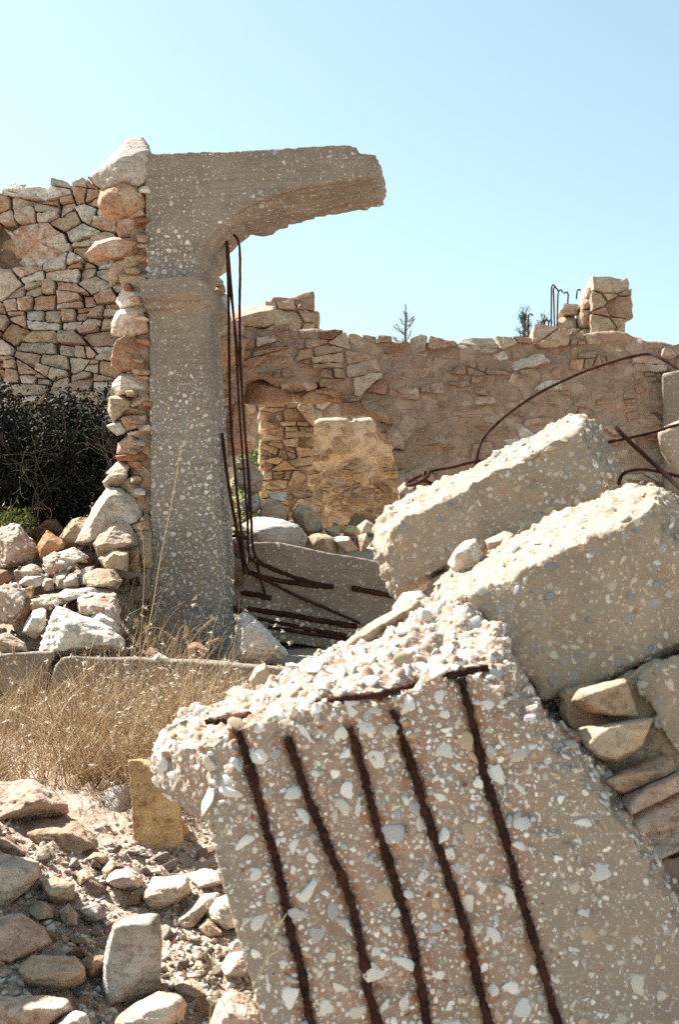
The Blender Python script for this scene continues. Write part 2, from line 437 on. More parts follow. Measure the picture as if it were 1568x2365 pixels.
PLASTER = mortar_mat('old plaster', (0.74, 0.61, 0.43), (0.64, 0.50, 0.34), rust=(0.60, 0.42, 0.25))
RUST = rust_mat()
PEB = pebble_mat()
PEBS = tint_mat('aggregate')
DARKLEAF = tint_mat('dark leaf', 0.75, 0.05, False)
STRAW = tint_mat('straw', 0.7, 0.35, False)
LEAF = tint_mat('leaf', 0.6, 0.25, False)
TWIG = tint_mat('twig', 0.9, 0.0, False)
GROUND = ground_mat()

PALE = [(0.58, 0.51, 0.43), (0.62, 0.56, 0.49), (0.54, 0.48, 0.41), (0.50, 0.41, 0.32), (0.60, 0.52, 0.42)]
WARM = [(0.48, 0.36, 0.27), (0.44, 0.32, 0.24), (0.52, 0.40, 0.30), (0.40, 0.28, 0.2)]
RED = [(0.34, 0.18, 0.12), (0.32, 0.155, 0.11), (0.40, 0.24, 0.16)]
GREY = [(0.50, 0.48, 0.46), (0.45, 0.435, 0.42), (0.54, 0.51, 0.48)]
COLS = {'pale': PALE, 'warm': WARM, 'red': RED, 'grey': GREY, 'white': [(0.70, 0.67, 0.62), (0.74, 0.71, 0.66), (0.68, 0.63, 0.56)], 'ochre': [(0.72, 0.53, 0.28)], 'orange': [(0.44, 0.25, 0.13)], 'honey': [(0.66, 0.53, 0.36), (0.60, 0.47, 0.31), (0.70, 0.60, 0.44)], 'pink': [(0.58, 0.45, 0.38), (0.54, 0.42, 0.35)], 'tan': [(0.50, 0.405, 0.30), (0.54, 0.45, 0.34)]}

def pick(key, rust=None):
    c = random.choice(COLS[key]); f = random.uniform(0.9, 1.1)
    return (c[0] * f, c[1] * f, c[2] * f, random.choice([0.0, 0.15, 0.4, 0.8]) if rust is None else rust)

# ------------------------------------------------------------------ helpers: solid blocks
def tri_arrays(bm):
    bmesh.ops.triangulate(bm, faces=bm.faces[:])
    bm.verts.index_update()
    r = (np.array([v.co[:] for v in bm.verts]), np.array([[v.index for v in f.verts] for f in bm.faces])); bm.free(); return r

def hull(pts):
    bm = bmesh.new()
    for p in pts: bm.verts.new(p)
    g = bmesh.ops.convex_hull(bm, input=bm.verts[:])
    kill = [e for e in bm.verts if not e.link_faces]
    bmesh.ops.delete(bm, geom=kill, context='VERTS')
    bmesh.ops.recalc_face_normals(bm, faces=bm.faces[:])
    return tri_arrays(bm)

def prism(front, back):
    bm = bmesh.new()
    a = [bm.verts.new(p) for p in front]; b = [bm.verts.new(p) for p in back]; n = len(a)
    bm.faces.new(a); bm.faces.new(b[::-1])
    for i in range(n): bm.faces.new((a[i], b[i], b[(i + 1) % n], a[(i + 1) % n]))
    bmesh.ops.recalc_face_normals(bm, faces=bm.faces[:])
    return tri_arrays(bm)

def remesh_all(jobs):
    """jobs: name -> (verts, faces, voxel): fuses each into one evenly meshed solid"""
    tmp = {}
    for k, (v, f, vox) in jobs.items():
        me = mesh('tmp', v, f, smooth=False); o = bpy.data.objects.new('tmp', me); COL.objects.link(o)
        m = o.modifiers.new('r', 'REMESH'); m.mode = 'VOXEL'; m.voxel_size = vox; m.adaptivity = 0
        tmp[k] = o
    dg = bpy.context.evaluated_depsgraph_get(); res = {}
    for k, o in tmp.items():
        e = o.evaluated_get(dg).data
        v = np.empty(len(e.vertices) * 3, np.float32); e.vertices.foreach_get('co', v)
        f = np.empty(len(e.loops), np.int32); e.loops.foreach_get('vertex_index', f)
        res[k] = (v.reshape(-1, 3).astype(float), f.reshape(-1, 4))
    for o in tmp.values():
        me = o.data; bpy.data.objects.remove(o); bpy.data.meshes.remove(me)
    return res

def normals(v, f):
    a = v[f[:, 0]]; n = np.cross(v[f[:, 2]] - a, v[f[:, -1]] - v[f[:, 1]])
    vn = np.zeros_like(v)
    for k in range(f.shape[1]): np.add.at(vn, f[:, k], n)
    return vn / np.maximum(np.linalg.norm(vn, axis=1, keepdims=True), 1e-12)

def relax(v, f, it=2):
    for _ in range(it):
        s = np.zeros_like(v); c = np.zeros(len(v))
        for a in range(4):
            b = (a + 1) % 4
            np.add.at(s, f[:, a], v[f[:, b]]); np.add.at(c, f[:, a], 1)
            np.add.at(s, f[:, b], v[f[:, a]]); np.add.at(c, f[:, b], 1)
        v = v * 0.4 + 0.6 * s / np.maximum(c, 1)[:, None]
    return v

def tree_of(v, f):
    return BVHTree.FromPolygons([Vector(p) for p in v], [list(map(int, q)) for q in f])

EYE = Vector((0, 0, CAMZ))
def look(bvh, x, y):
    """the point of a solid seen along one sight line, and its normal"""
    d = Vector(((x - 784) / F, 1.0, (HOR - y) / F)).normalized()
    h = bvh.ray_cast(EYE, d)
    return (None, None) if h[0] is None else (np.array(h[0]), np.array(h[1]))

# ------------------------------------------------------------------ helpers: aggregate
PROTO = []
for i in range(14):
    pts = RNG.normal(size=(11, 3)) * np.array([1.0, RNG.uniform(0.5, 0.95), RNG.uniform(0.45, 0.7)])
    v, f = soft_hull(pts, 2, 14, 0.04, 1.5, i)
    v -= v.mean(0); v /= np.abs(v).max()
    PROTO.append((v, f))
PROTO_ME = [mesh('pebble', v, f) for v, f in PROTO]
for m in PROTO_ME: m.materials.append(PEB)
PEBCOL = [((0.72, 0.70, 0.66), 10), ((0.58, 0.53, 0.46), 5), ((0.43, 0.43, 0.435), 4), ((0.50, 0.38, 0.27), 4), ((0.38, 0.24, 0.15), 1.6), ((0.27, 0.09, 0.055), 0.9), ((0.78, 0.76, 0.73), 6)]
PEBGREY = [((0.50, 0.49, 0.47), 8), ((0.36, 0.37, 0.385), 7), ((0.62, 0.59, 0.55), 5), ((0.40, 0.33, 0.26), 3), ((0.26, 0.26, 0.275), 3)]
PEBDULL = [((0.52, 0.47, 0.40), 8), ((0.33, 0.32, 0.31), 5), ((0.44, 0.36, 0.27), 6), ((0.42, 0.27, 0.16), 1.5), ((0.25, 0.245, 0.25), 3)]

def pebcol(table, n):
    w = np.array([t[1] for t in table], float); c = np.array([t[0] for t in table])
    return c[RNG.choice(len(c), n, p=w / w.sum())] * RNG.uniform(0.85, 1.12, (n, 1))

def scatter(v, f, n, mask=None, spacing=None):
    a = v[f[:, 0]]; q = np.cross(v[f[:, 2]] - a, v[f[:, -1]] - v[f[:, 1]]); ar = np.linalg.norm(q, axis=1)
    nn = q / np.maximum(ar[:, None], 1e-12); w = ar.copy()
    c = v[f].mean(1)
    if mask is not None: w = w * mask(c, nn)
    if w.sum() <= 0: return np.zeros((0, 3)), np.zeros((0, 3))
    i = RNG.choice(len(f), n, p=w / w.sum())
    r1, r2 = RNG.random((2, n, 1))
    p = v[f[i, 0]] * (1 - r1) * (1 - r2) + v[f[i, 1]] * r1 * (1 - r2) + v[f[i, 2]] * r1 * r2 + v[f[i, -1]] * (1 - r1) * r2
    return p, nn[i]

def thin(p, r):
    """keeps, in order, those points whose circles do not overlap an earlier one"""
    cell = float(np.max(r)) * 2; g = {}; keep = []
    for i in range(len(p)):
        k = tuple(np.floor(p[i] / cell).astype(int)); ok = True
        for dx in (-1, 0, 1):
            for dy in (-1, 0, 1):
                for dz in (-1, 0, 1):
                    for j in g.get((k[0] + dx, k[1] + dy, k[2] + dz), ()):
                        if ((p[i] - p[j]) ** 2).sum() < ((r[i] + r[j]) * 0.86) ** 2: ok = False; break
                    if not ok: break
                if not ok: break
            if not ok: break
        if ok: g.setdefault(k, []).append(i); keep.append(i)
    return np.array(keep, int)

def frames(nrm):
    a = np.where(np.abs(nrm[:, 2:3]) < 0.9, np.array([[0, 0, 1.0]]), np.array([[1.0, 0, 0]]))
    t = np.cross(a, nrm); t /= np.linalg.norm(t, axis=1, keepdims=True); b = np.cross(nrm, t)
    g = RNG.uniform(0, 2 * math.pi, (len(nrm), 1))
    return t * np.cos(g) + b * np.sin(g), -t * np.sin(g) + b * np.cos(g)

def pebble_mesh(p, nrm, r, flat, cols, sink=0.0):
    vs, fs, cs, n = [], [], [], 0
    t, b = frames(nrm)
    for i in range(len(p)):
        pv, pf = PROTO[i % len(PROTO)]
        q = p[i] + (pv[:, :1] * t[i] + pv[:, 1:2] * b[i] + pv[:, 2:] * flat * nrm[i]) * r[i] - nrm[i] * sink * r[i]
        vs.append(q); fs.append(pf + n); cs.append(np.repeat(cols[i:i + 1], len(q), 0)); n += len(q)
    return np.concatenate(vs), np.concatenate(fs), np.concatenate(cs)

def add_pebbles(par, solid, n, r_lo, r_hi, table, mask=None, flat=0.5, singles=0, sink=0.05, power=3.0):
    """aggregate bedded in a solid's surface: the largest stay single parts, the rest are one part"""
    v, f = solid
    p, nn = scatter(v, f, n, mask)
    r = r_lo + (r_hi - r_lo) * RNG.random(n) ** power
    o = np.argsort(-r); p, nn, r = p[o], nn[o], r[o]
    k = thin(p, r); p, nn, r = p[k], nn[k], r[k]
    cols = pebcol(table, len(p)); k = (cols[:, 0] > 2 * cols[:, 2]) & (r > 0.0105); cols[k] = np.array(table[0][0])
    loc = np.array(par.location[:])
    s = min(singles, len(p))
    if s:
        t, b = frames(nn[:s])
        for i in range(s):
            ob = bpy.data.objects.new('pebble', PROTO_ME[i % len(PROTO_ME)]); COL.objects.link(ob); ob.parent = par
            m = Matrix((t[i] * r[i], b[i] * r[i], nn[i] * r[i] * flat)).transposed().to_4x4()
            m.translation = Vector(p[i] - nn[i] * sink * r[i] - loc); ob.matrix_local = m
            ob.color = (*cols[i], 1)
    if len(p) > s:
        v2, f2, c2 = pebble_mesh(p[s:], nn[s:], r[s:], flat, cols[s:], sink)
        ob = link('aggregate', mesh('aggregate', v2 - loc, f2, tint=c2), PEBS, par); ob['kind'] = 'stuff'
    return len(p)

# ------------------------------------------------------------------ helpers: masonry
def inside(poly, pts):
    poly = np.asarray(poly); pts = np.atleast_2d(pts); r = np.zeros(len(pts), bool); j = len(poly) - 1
    for i in range(len(poly)):
        a, b = poly[i], poly[j]
        if a[1] != b[1]:
            c = ((a[1] > pts[:, 1]) != (b[1] > pts[:, 1])) & (pts[:, 0] < (b[0] - a[0]) * (pts[:, 1] - a[1]) / (b[1] - a[1]) + a[0])
            r ^= c
        j = i
    return r

def clip(poly, n, d):
    out = []; m = len(poly)
    for i in range(m):
        a, b = poly[i], poly[(i + 1) % m]; sa, sb = a @ n - d, b @ n - d
        if sa <= 0: out.append(a)
        if (sa < 0) != (sb < 0) and sa != sb: out.append(a + (b - a) * (sa / (sa - sb)))
    return out

def rubble_cells(lo, hi, sizes, aniso, rng):
    """an irregular wall of big and small stones: power diagram of darts thrown large first"""
    S = np.array([aniso, 1.0]); lo, hi = np.asarray(lo) * S, np.asarray(hi) * S
    pts, rad = [], []
    for r, tries in sizes:
        for _ in range(int(tries)):
            p = lo + (hi - lo) * rng.random(2); rr = r * rng.uniform(0.82, 1.2)
            if len(pts):
                d = np.linalg.norm(np.array(pts) - p, axis=1)
                if (d < (np.array(rad) + rr) * 0.9).any(): continue
            pts.append(p); rad.append(rr)
    pts = np.array(pts); rad = np.array(rad); res = []
    for i in range(len(pts)):
        d = np.linalg.norm(pts - pts[i], axis=1); near = np.argsort(d)[1:28]
        poly = [lo, np.array([hi[0], lo[1]]), hi, np.array([lo[0], hi[1]])]
        for j in near:
            n = pts[j] - pts[i]; k = (pts[j] @ pts[j] - pts[i] @ pts[i] + rad[i] ** 2 - rad[j] ** 2) / 2
            poly = clip(poly, n, k)
            if len(poly) < 3: break
        if len(poly) >= 3: res.append(np.array(poly) / S)
    return res

def split_cells(cells, target, rng, ang=0.17, slim=2.1):
    """cuts each cell by slanting joints into angular stones of mixed size"""
    out = []; todo = list(cells)
    while todo:
        c = np.asarray(todo.pop()); x, y = c[:, 0], c[:, 1]; x2, y2 = np.roll(x, -1), np.roll(y, -1)
        A = abs((x * y2 - x2 * y).sum()) / 2; w, h = np.ptp(x), np.ptp(y)
        lim = target ** 2 * math.exp(rng.normal() * 0.75)
        if A < lim or A < (target * 0.35) ** 2: out.append(c); continue
        t = rng.normal() * ang; m = c.mean(0) + np.array([w, h]) * rng.uniform(-0.2, 0.2, 2)
        n = np.array([math.cos(t), math.sin(t)]) if w > slim * h * rng.uniform(0.75, 1.3) else np.array([math.sin(t), math.cos(t)])
        pts = [p for p in c]; a = clip(pts, n, m @ n); b = clip(pts, -n, -(m @ n))
        for q in (a, b):
            if len(q) > 2: todo.append(np.array(q))
    return out

def rough_loop(poly, gap, rng, n=18, jit=0.022):
    poly = np.asarray(poly, float)
    x, y = poly[:, 0], poly[:, 1]; x2, y2 = np.roll(x, -1), np.roll(y, -1)
    A = ((x * y2 - x2 * y).sum()) / 2
    if A < 0: poly = poly[::-1]; A = -A
    c = poly.mean(0); s = math.sqrt(max(A, 1e-9))
    if s < gap * 3.2: return None
    q = c + (poly - c) * (1 - gap / (0.5 * s))
    e = []
    for i in range(len(q)):
        a, b, d = q[i - 1], q[i], q[(i + 1) % len(q)]
        e += [b + (a - b) * rng.uniform(0.03, 0.13), b + (d - b) * rng.uniform(0.03, 0.13)]
    L = []
    for i in range(len(e)):
        a, b = e[i], e[(i + 1) % len(e)]; ln = np.linalg.norm(b - a); m = int(ln / (0.26 * s)); L.append(a)
        for t in range(m): L.append(a + (b - a) * (t + 1 + rng.uniform(-0.2, 0.2)) / (m + 1))
    L = np.array(L)
    L += rng.normal(size=L.shape) * s * jit
    return L, c, s

def face_stone(loop, c, s, rng, front=0.0, depth=0.12, bulge=0.06, rough=0.05):
    """(u, v, d) rings of one wall stone; d grows into the wall"""
    n = len(loop); tl = rng.normal(size=2) * 0.14; hv = rng.uniform(-0.4, 0.4, 2) * s; hn = rng.normal(size=2); hn /= np.linalg.norm(hn); hk = rng.uniform(0.1, 0.5)
    def ring(k, d, nz):
        q = c + (loop - c) * k
        dd = d + (q - c) @ tl + hk * np.maximum(0, (q - c - hv) @ hn) + rng.normal(size=n) * nz * s
        return np.column_stack([q, dd])
    bev = rng.uniform(0.05, 0.12) * s + 0.006
    hs = rng.normal(size=3)
    rings = [np.column_stack([c + (loop - c) * 0.9, np.full(n, front + depth)]),
             ring(1.0, front + bev, rough * 0.4), ring(rng.uniform(0.935, 0.975), front, rough * 0.4),
             ring(0.55, front - bulge * s * 0.6, rough * 0.6)]
    v = np.vstack(rings + [np.array([[*(c + rng.normal(size=2) * s * 0.08), front - bulge * s * 0.75 + hk * max(0.0, float(-hv @ hn))]])])
    f4 = []
    i = np.arange(n); j = (i + 1) % n
    for k in range(len(rings) - 1): f4.append(np.stack([i + k * n, j + k * n, j + (k + 1) * n, i + (k + 1) * n], 1))
    f3 = np.stack([i + (len(rings) - 1) * n, j + (len(rings) - 1) * n, np.full(n, len(v) - 1)], 1)
    return v, np.concatenate(f4), f3

def core_body(fr, outline, thick, recess, step=0.03, amp=0.02, freq=6, seed=0, front_fn=None):
    """the mortar body of a wall: a rough slab with the wall's outline"""
    o = np.asarray(outline)
    A = fr.to(o[:, 0], o[:, 1], np.full(len(o), recess)); B = fr.to(o[:, 0], o[:, 1], np.full(len(o), thick))
    v, f = remesh_all({'w': (*prism(A, B), step)})['w']
    v = relax(v, f, 1); n = normals(v, f)
    d = fbm(v * freq, 5, seed, 0.55) * amp * 2
    if front_fn is not None:
        w = v - fr.o
        d = d - front_fn(w @ fr.u, v[:, 2]) * sstep(0.2, 0.8, -(n @ fr.d))
    return v + n * d[:, None], f

def stone_wall(name, label, cat, fr, outline_px, sizes=((0.17, 300), (0.1, 900), (0.055, 1500)), aniso=0.62, gap=0.012,
               proud=(-0.02, 0.02), thick=0.45, recess=0.05, amp=0.02, mortar=None, palette=(('pale', 6), ('warm', 2), ('red', 1)), seed=1, cut=None, flat_uv=False,
               front_fn=None, rustk=None, cap=300, keep=None, bulge=0.06, step=0.03, view=None, colour=None, edge=0.12):
    rng = np.random.default_rng(seed); random.seed(seed)
    ol = np.asarray(outline_px, float) if flat_uv else fr.uvs(outline_px); D_ = dens(ol)
    base = fr.to(ol[:, 0].mean(), ol[:, 1].min(), 0.0)
    r = root(name, base, label, cat)
    v, f = core_body(fr, ol, thick, recess, step, amp, 6, seed, front_fn)
    o = link('mortar_core', mesh('mortar_core', v - base, f), mortar or MORTAR, r)
    cs = rubble_cells(ol.min(0) - 0.05, ol.max(0) + 0.05, sizes, aniso, rng)
    if cut: cs = split_cells(cs, cut, rng)
    keys = [k for k, w in palette]; ws = np.array([w for k, w in palette], float); ws /= ws.sum()
    made = []
    for c in cs:
        m = c.mean(0)
        if not inside(ol, m[None])[0]: continue
        if keep is not None and not keep(m[0], m[1], rng): continue
        L = rough_loop(c, gap, rng, 18)
        if L is None: continue
        made.append((L[2], L, m))
    made.sort(key=lambda t: -t[0])
    rest = []
    for i, (s, L, m) in enumerate(made):
        loop, cc, ss = L
        # a stone on a broken edge shows its whole depth
        rimd = np.linalg.norm(D_ - m, axis=1).min()
        dp = thick * rng.uniform(0.5, 0.95) if rimd < edge else 0.13
        fv = front_fn(np.array([m[0]]), np.array([m[1]]))[0] if front_fn is not None else 0.0
        sv, f4, f3 = face_stone(loop, cc, ss, rng, rng.uniform(*proud) + min(fv, 0.0) * 0.25, dp, bulge)
        w = fr.to(sv[:, 0], sv[:, 1], sv[:, 2])
        col = colour(m, rng) if colour else pick(keys[rng.choice(len(keys), p=ws)], rustk)
        if i < cap:
            b = w.mean(0)
            ob = link('stone', mesh('stone', w - b, [f4, f3], sharp=32), STONE, r); ob.location = Vector(b - base); ob.color = col
        else:
            rest.append((w - base, [f4, f3]))
    if rest:
        w, fl = join_mixed(rest)
        ob = link('small_stones', mesh('small_stones', w, fl, sharp=32), STONE, r); ob['kind'] = 'stuff'; ob.color = pick('warm')
    RW[name] = r
    return r

RW = {}
def dens(poly, step=0.06):
    poly = np.asarray(poly); out = []
    for i in range(len(poly)):
        a, b = poly[i], poly[(i + 1) % len(poly)]; n = max(1, int(np.linalg.norm(b - a) / step))
        out.append(a + (b - a) * np.linspace(0, 1, n, endpoint=False)[:, None])
    return np.concatenate(out)

# ------------------------------------------------------------------ the ground
GY = np.array([-5, 1.0, 2.0, 2.4, 3.2, 4.0, 5.0, 6.0, 6.6, 7.0, 7.5, 8.0, 9.0, 12, 40, 900.0])
GZ = np.array([0.3, 0.45, 0.62, 0.72, 0.88, 1.02, 1.18, 1.34, 1.42, 1.55, 1.86, 2.05, 2.15, 2.25, 2.5, 2.6])
def gz(x, y):
    x, y = np.asarray(x, float), np.asarray(y, float)
    z = np.interp(y, GY, GZ)
    z = z + 0.56 * sstep(5.0, 6.5, y) * sstep(-0.8, -1.35, x) * sstep(9, 7.2, y)
    z = z + 0.5 * sstep(0.2, 0.7, x) * sstep(2.3, 3.0, y) * sstep(5.2, 4.0, y)
    z = z + 0.10 * sstep(-0.35, -1.0, x) * sstep(1.8, 2.6, y) * sstep(4.2, 3.2, y)
    z = z + 0.04 * sstep(-0.2, 0.1, x) * sstep(4.5, 3.8, y) * 0
    return z

def on_ground(x, y):
    """the ground point seen at (x, y) of the print"""
    d = np.array([(x - 784) / F, 1.0, (HOR - y) / F]); t = np.linspace(1.6, 12, 2000)
    z = CAMZ + d[2] * t; g = gz(d[0] * t, t); k = np.nonzero(z < g)[0]
    t0 = t[k[0]] if len(k) else 6.0
    return np.array([d[0] * t0, t0, float(gz(d[0] * t0, t0))])

def graded(lo, hi, step, far, grow=1.35):
    c = list(np.arange(lo, hi + step, step)); s = step
    while c[-1] < far: s *= grow; c.append(c[-1] + s)
    s = step; pre = [lo]
    while pre[-1] > -far: s *= grow; pre.append(pre[-1] - s)
    return np.array(pre[1:][::-1] + c)

gx = graded(-1.7, 0.3, 0.0105, 500); gy = graded(1.9, 4.2, 0.0105, 900, 1.12)
gy = gy[gy > -300]
X, Y = np.meshgrid(gx, gy, indexing='ij')
x, y = X.ravel(), Y.ravel()
near = sstep(7, 5, y) * sstep(-2.6, -2.0, x) * sstep(1.6, 1.0, x) * sstep(1.2, 1.6, y)
q = np.column_stack([x, y, np.zeros_like(x)])
z = gz(x, y) + fbm(q * 0.6, 3, 4) * 0.10 * sstep(400, 20, np.abs(y)) * (1 - near)
k = near > 0
qq = q[k]
f1, f2, cid = worley(qq * np.array([14, 14, 1]), 5); g1, g2, cid2 = worley(qq * np.array([34, 34, 1]), 9)
dz = fbm(qq * 3.0, 5, 2, 0.55) * 0.05 + np.maximum(0, 0.42 - f1) * 0.075 * (cid > 0.55) + np.maximum(0, 0.45 - g1) * 0.03 * (cid2 > 0.3) + fbm(qq * 26, 3, 8) * 0.008
z[k] += dz * near[k]
n0, n1 = len(gx), len(gy); idx = np.arange(n0 * n1).reshape(n0, n1)
fc = np.stack([idx[:-1, :-1], idx[1:, :-1], idx[1:, 1:], idx[:-1, 1:]], -1).reshape(-1, 4)
g = link('ground', mesh('ground', np.column_stack([x, y, z]), fc), GROUND); tag(g, 'pale stony earth strewn with rubble', kind='structure')
GFINE = (gx, gy, z.reshape(n0, n1))
def gfine(px, py):
    i = np.clip(np.searchsorted(gx, px), 1, n0 - 1); j = np.clip(np.searchsorted(gy, py), 1, n1 - 1)
    return GFINE[2][i, j]

# ------------------------------------------------------------------ far walls
fr = Frame(170, 8.2, 4)
stone_wall('stone_wall', 'tall dry rubble wall of pale tan stones rising behind the dark thorn bush', 'wall', fr,
           [(-130, 436), (-60, 434), (0, 430), (60, 424), (110, 425), (150, 416), (215, 412), (262, 410), (330, 418), (380, 430), (380, 1300), (-130, 1300)],
           cut=0.14, sizes=((0.17, 130), (0.11, 900), (0.06, 1500)), aniso=0.6, gap=0.0055, proud=(-0.04, 0.035), thick=0.5, recess=0.095, amp=0.012, mortar=MORTAR_DARK,
           palette=(('pale', 9), ('white', 8), ('tan', 3), ('grey', 3), ('pink', 2), ('red', 0.5)), seed=21, cap=300)

fr = Frame(900, 9.2, 0)
fu = fr.uv(780, 1000)[0]; fu2 = fr.uv(1200, 1000)[0]; vtop = fr.uv(900, 830)[1]
def rear_front(u, v):
    # the render is thick in the middle of the wall and gone along its top and near the opening
    k = sstep(fu - 0.1, fu + 0.7, u) * sstep(vtop + 0.12, vtop - 0.2, v)
    return -0.040 * k
HOLE = [(520, 1420), (518, 1040), (558, 1030), (556, 930), (560, 872), (600, 866), (640, 882), (690, 892), (735, 882), (772, 898), (798, 926), (815, 940), (862, 936), (880, 962), (905, 985), (918, 1020), (930, 1040), (926, 1075), (934, 1110), (928, 1140), (936, 1420)]
stone_wall('rendered_stone_wall', 'long ruined wall with patchy brown render and a broken opening', 'wall', fr,
           [(470, 740), (530, 750), (578, 748), (600, 758), (640, 754), (700, 758), (740, 758), (770, 772), (805, 782), (860, 778), (905, 784), (960, 786), (1010, 792), (1060, 797), (1110, 786), (1160, 788), (1230, 776),
            (1262, 764), (1330, 770), (1400, 766), (1440, 762), (1480, 776), (1520, 786), (1600, 796), (1760, 806), (1760, 1420)] + HOLE[::-1] + [(470, 1420)],
           cut=0.135, sizes=((0.17, 100), (0.11, 800), (0.06, 1800)), aniso=0.6, gap=0.006, proud=(-0.045, 0.045), thick=0.5, recess=0.022, amp=0.020, mortar=MORTAR,
           palette=(('pale', 7), ('white', 3), ('warm', 3), ('red', 1.6), ('tan', 3), ('pink', 5)), seed=33, front_fn=rear_front, cap=300, step=0.024, edge=0.13)

# the wall beyond the opening, its pier, and the wall farther back
fr = Frame(820, 11.2, -3)
PL_TOP = [(698, 1006), (705, 986), (722, 982), (735, 972), (775, 970), (812, 974), (850, 968), (900, 972), (985, 968)]
pv = fr.uv(800, 1075)[1]
stone_wall('plastered_stone_wall', 'inner wall of honey coloured stones with plaster left on its upper half', 'wall', fr,
           PL_TOP + [(985, 1330), (696, 1330), (700, 1150)], cut=0.115, sizes=((0.14, 100), (0.09, 700), (0.05, 1800)), aniso=0.66, gap=0.007, proud=(-0.02, 0.03), thick=0.4, recess=0.02, amp=0.014, mortar=PLASTER,
           palette=(('honey', 5), ('tan', 3), ('warm', 2), ('pale', 2)), seed=5, front_fn=lambda u, v: 0.010 - 0.05 * sstep(pv - 0.05, pv + 0.2, v), cap=300, rustk=0.25)
fr = Frame(660, 10.3, -8)
stone_wall('stone_pier', 'narrow ragged pier of stacked honey stones beside the plastered inner wall', 'pier', fr,
           [(612, 928), (712, 928), (716, 1000), (706, 1060), (712, 1120), (700, 1190), (650, 1200), (616, 1150), (610, 1060), (618, 1000)],
           cut=0.11, sizes=((0.12, 60), (0.07, 400)), aniso=0.6, gap=0.006, proud=(-0.05, 0.05), thick=0.4, recess=0.05, amp=0.015, mortar=MORTAR,
           palette=(('honey', 6), ('tan', 4)), seed=8, edge=0.3, rustk=0.2)
fr = Frame(700, 14.0, 0)
stone_wall('back_stone_wall', 'shaded stone wall seen deep through the broken opening above the plastered wall', 'wall', fr,
           [(470, 880), (1000, 880), (1000, 1075), (700, 1075), (690, 1200), (640, 1200), (622, 1048), (470, 1052)],
           sizes=((0.14, 200), (0.08, 900), (0.05, 1200)), aniso=0.75, gap=0.012, thick=0.4, recess=0.04, mortar=MORTAR,
           palette=(('tan', 4), ('pale', 4), ('warm', 3)), seed=14)

# piers that stand up behind the walls
def broken_pier(name, label, front_px, side_px, Y, seed, pal, s=(0.1, 0.06), d=0.5, push=0.0):
    fr = Frame(front_px[0][0], Y, 0)
    r = stone_wall(name, label, 'pier', fr, front_px, sizes=((s[0], 200), (s[1], 800), (0.035, 900)), aniso=0.58, gap=0.007, proud=(-0.03, 0.03), thick=d, recess=0.07, amp=0.012,
                   mortar=MORTAR, palette=pal, seed=seed, edge=0.06)
    return r

PIER_Y = 10.6
broken_pier('broken_pier', 'short broken pier of stacked stones standing up behind the rendered wall near the hanging bars',
            [(621, 682), (640, 679), (668, 682), (704, 672), (708, 684), (712, 705), (716, 790), (622, 790)], None, PIER_Y, 41, (('tan', 4), ('pale', 3), ('warm', 3), ('red', 1)), (0.115, 0.06))
broken_pier('broken_pier', 'taller broken pier with a pale sunlit flank behind the wall, near the hooked bars',
            [(1378, 652), (1400, 648), (1448, 647), (1449, 690), (1452, 740), (1452, 800), (1378, 800)], None, PIER_Y, 43, (('pale', 4), ('orange', 2), ('warm', 3), ('tan', 3)), (0.12, 0.07))
PIERS = [o for o in COL.objects if o.name.startswith('broken_pier')]

def flank(pier, px, n_cols, seed, size):
    """the stepped flank of a pier: stones heaped down and away from its front"""
    rng = np.random.default_rng(seed); random.seed(seed); loc = np.array(pier.location[:])
    pts = PP(px, PIER_Y); a = pts
    lo, hi = pts.min(0), pts.max(0)
    poly = np.array([[p[0], p[2]] for p in pts])
    cells = rubble_cells(poly.min(0), poly.max(0), ((size, 150), (size * 0.6, 500)), 0.75, rng)
    for c in cells:
        m = c.mean(0)
        if not inside(poly, m[None])[0]: continue
        L = rough_loop(c, 0.006, rng, 14)
        if L is None: continue
        k = abs(m[0] - px[0][0] * 0 - (pts[0][0])) 
        sv, f4, f3 = face_stone(L[0], L[1], L[2], rng, 0.06 + k * 0.9 + rng.uniform(-0.03, 0.03), 0.3, 0.2)
        w = np.column_stack([sv[:, 0], PIER_Y + sv[:, 2], sv[:, 1]]); b = w.mean(0)
        ob = link('stone', mesh('stone', w - b, [f4, f3], sharp=32), STONE, pier); ob.location = Vector(b - loc); ob.color = pick(random.choice(['pale', 'pale', 'white', 'tan']))
flank(PIERS[0], [(708, 676), (714, 690), (724, 722), (738, 765), (738, 800), (708, 800)], 2, 3, 0.075)
flank(PIERS[1], [(1380, 652), (1358, 655), (1334, 690), (1300, 730), (1276, 770), (1276, 800), (1380, 800)], 4, 4, 0.07)

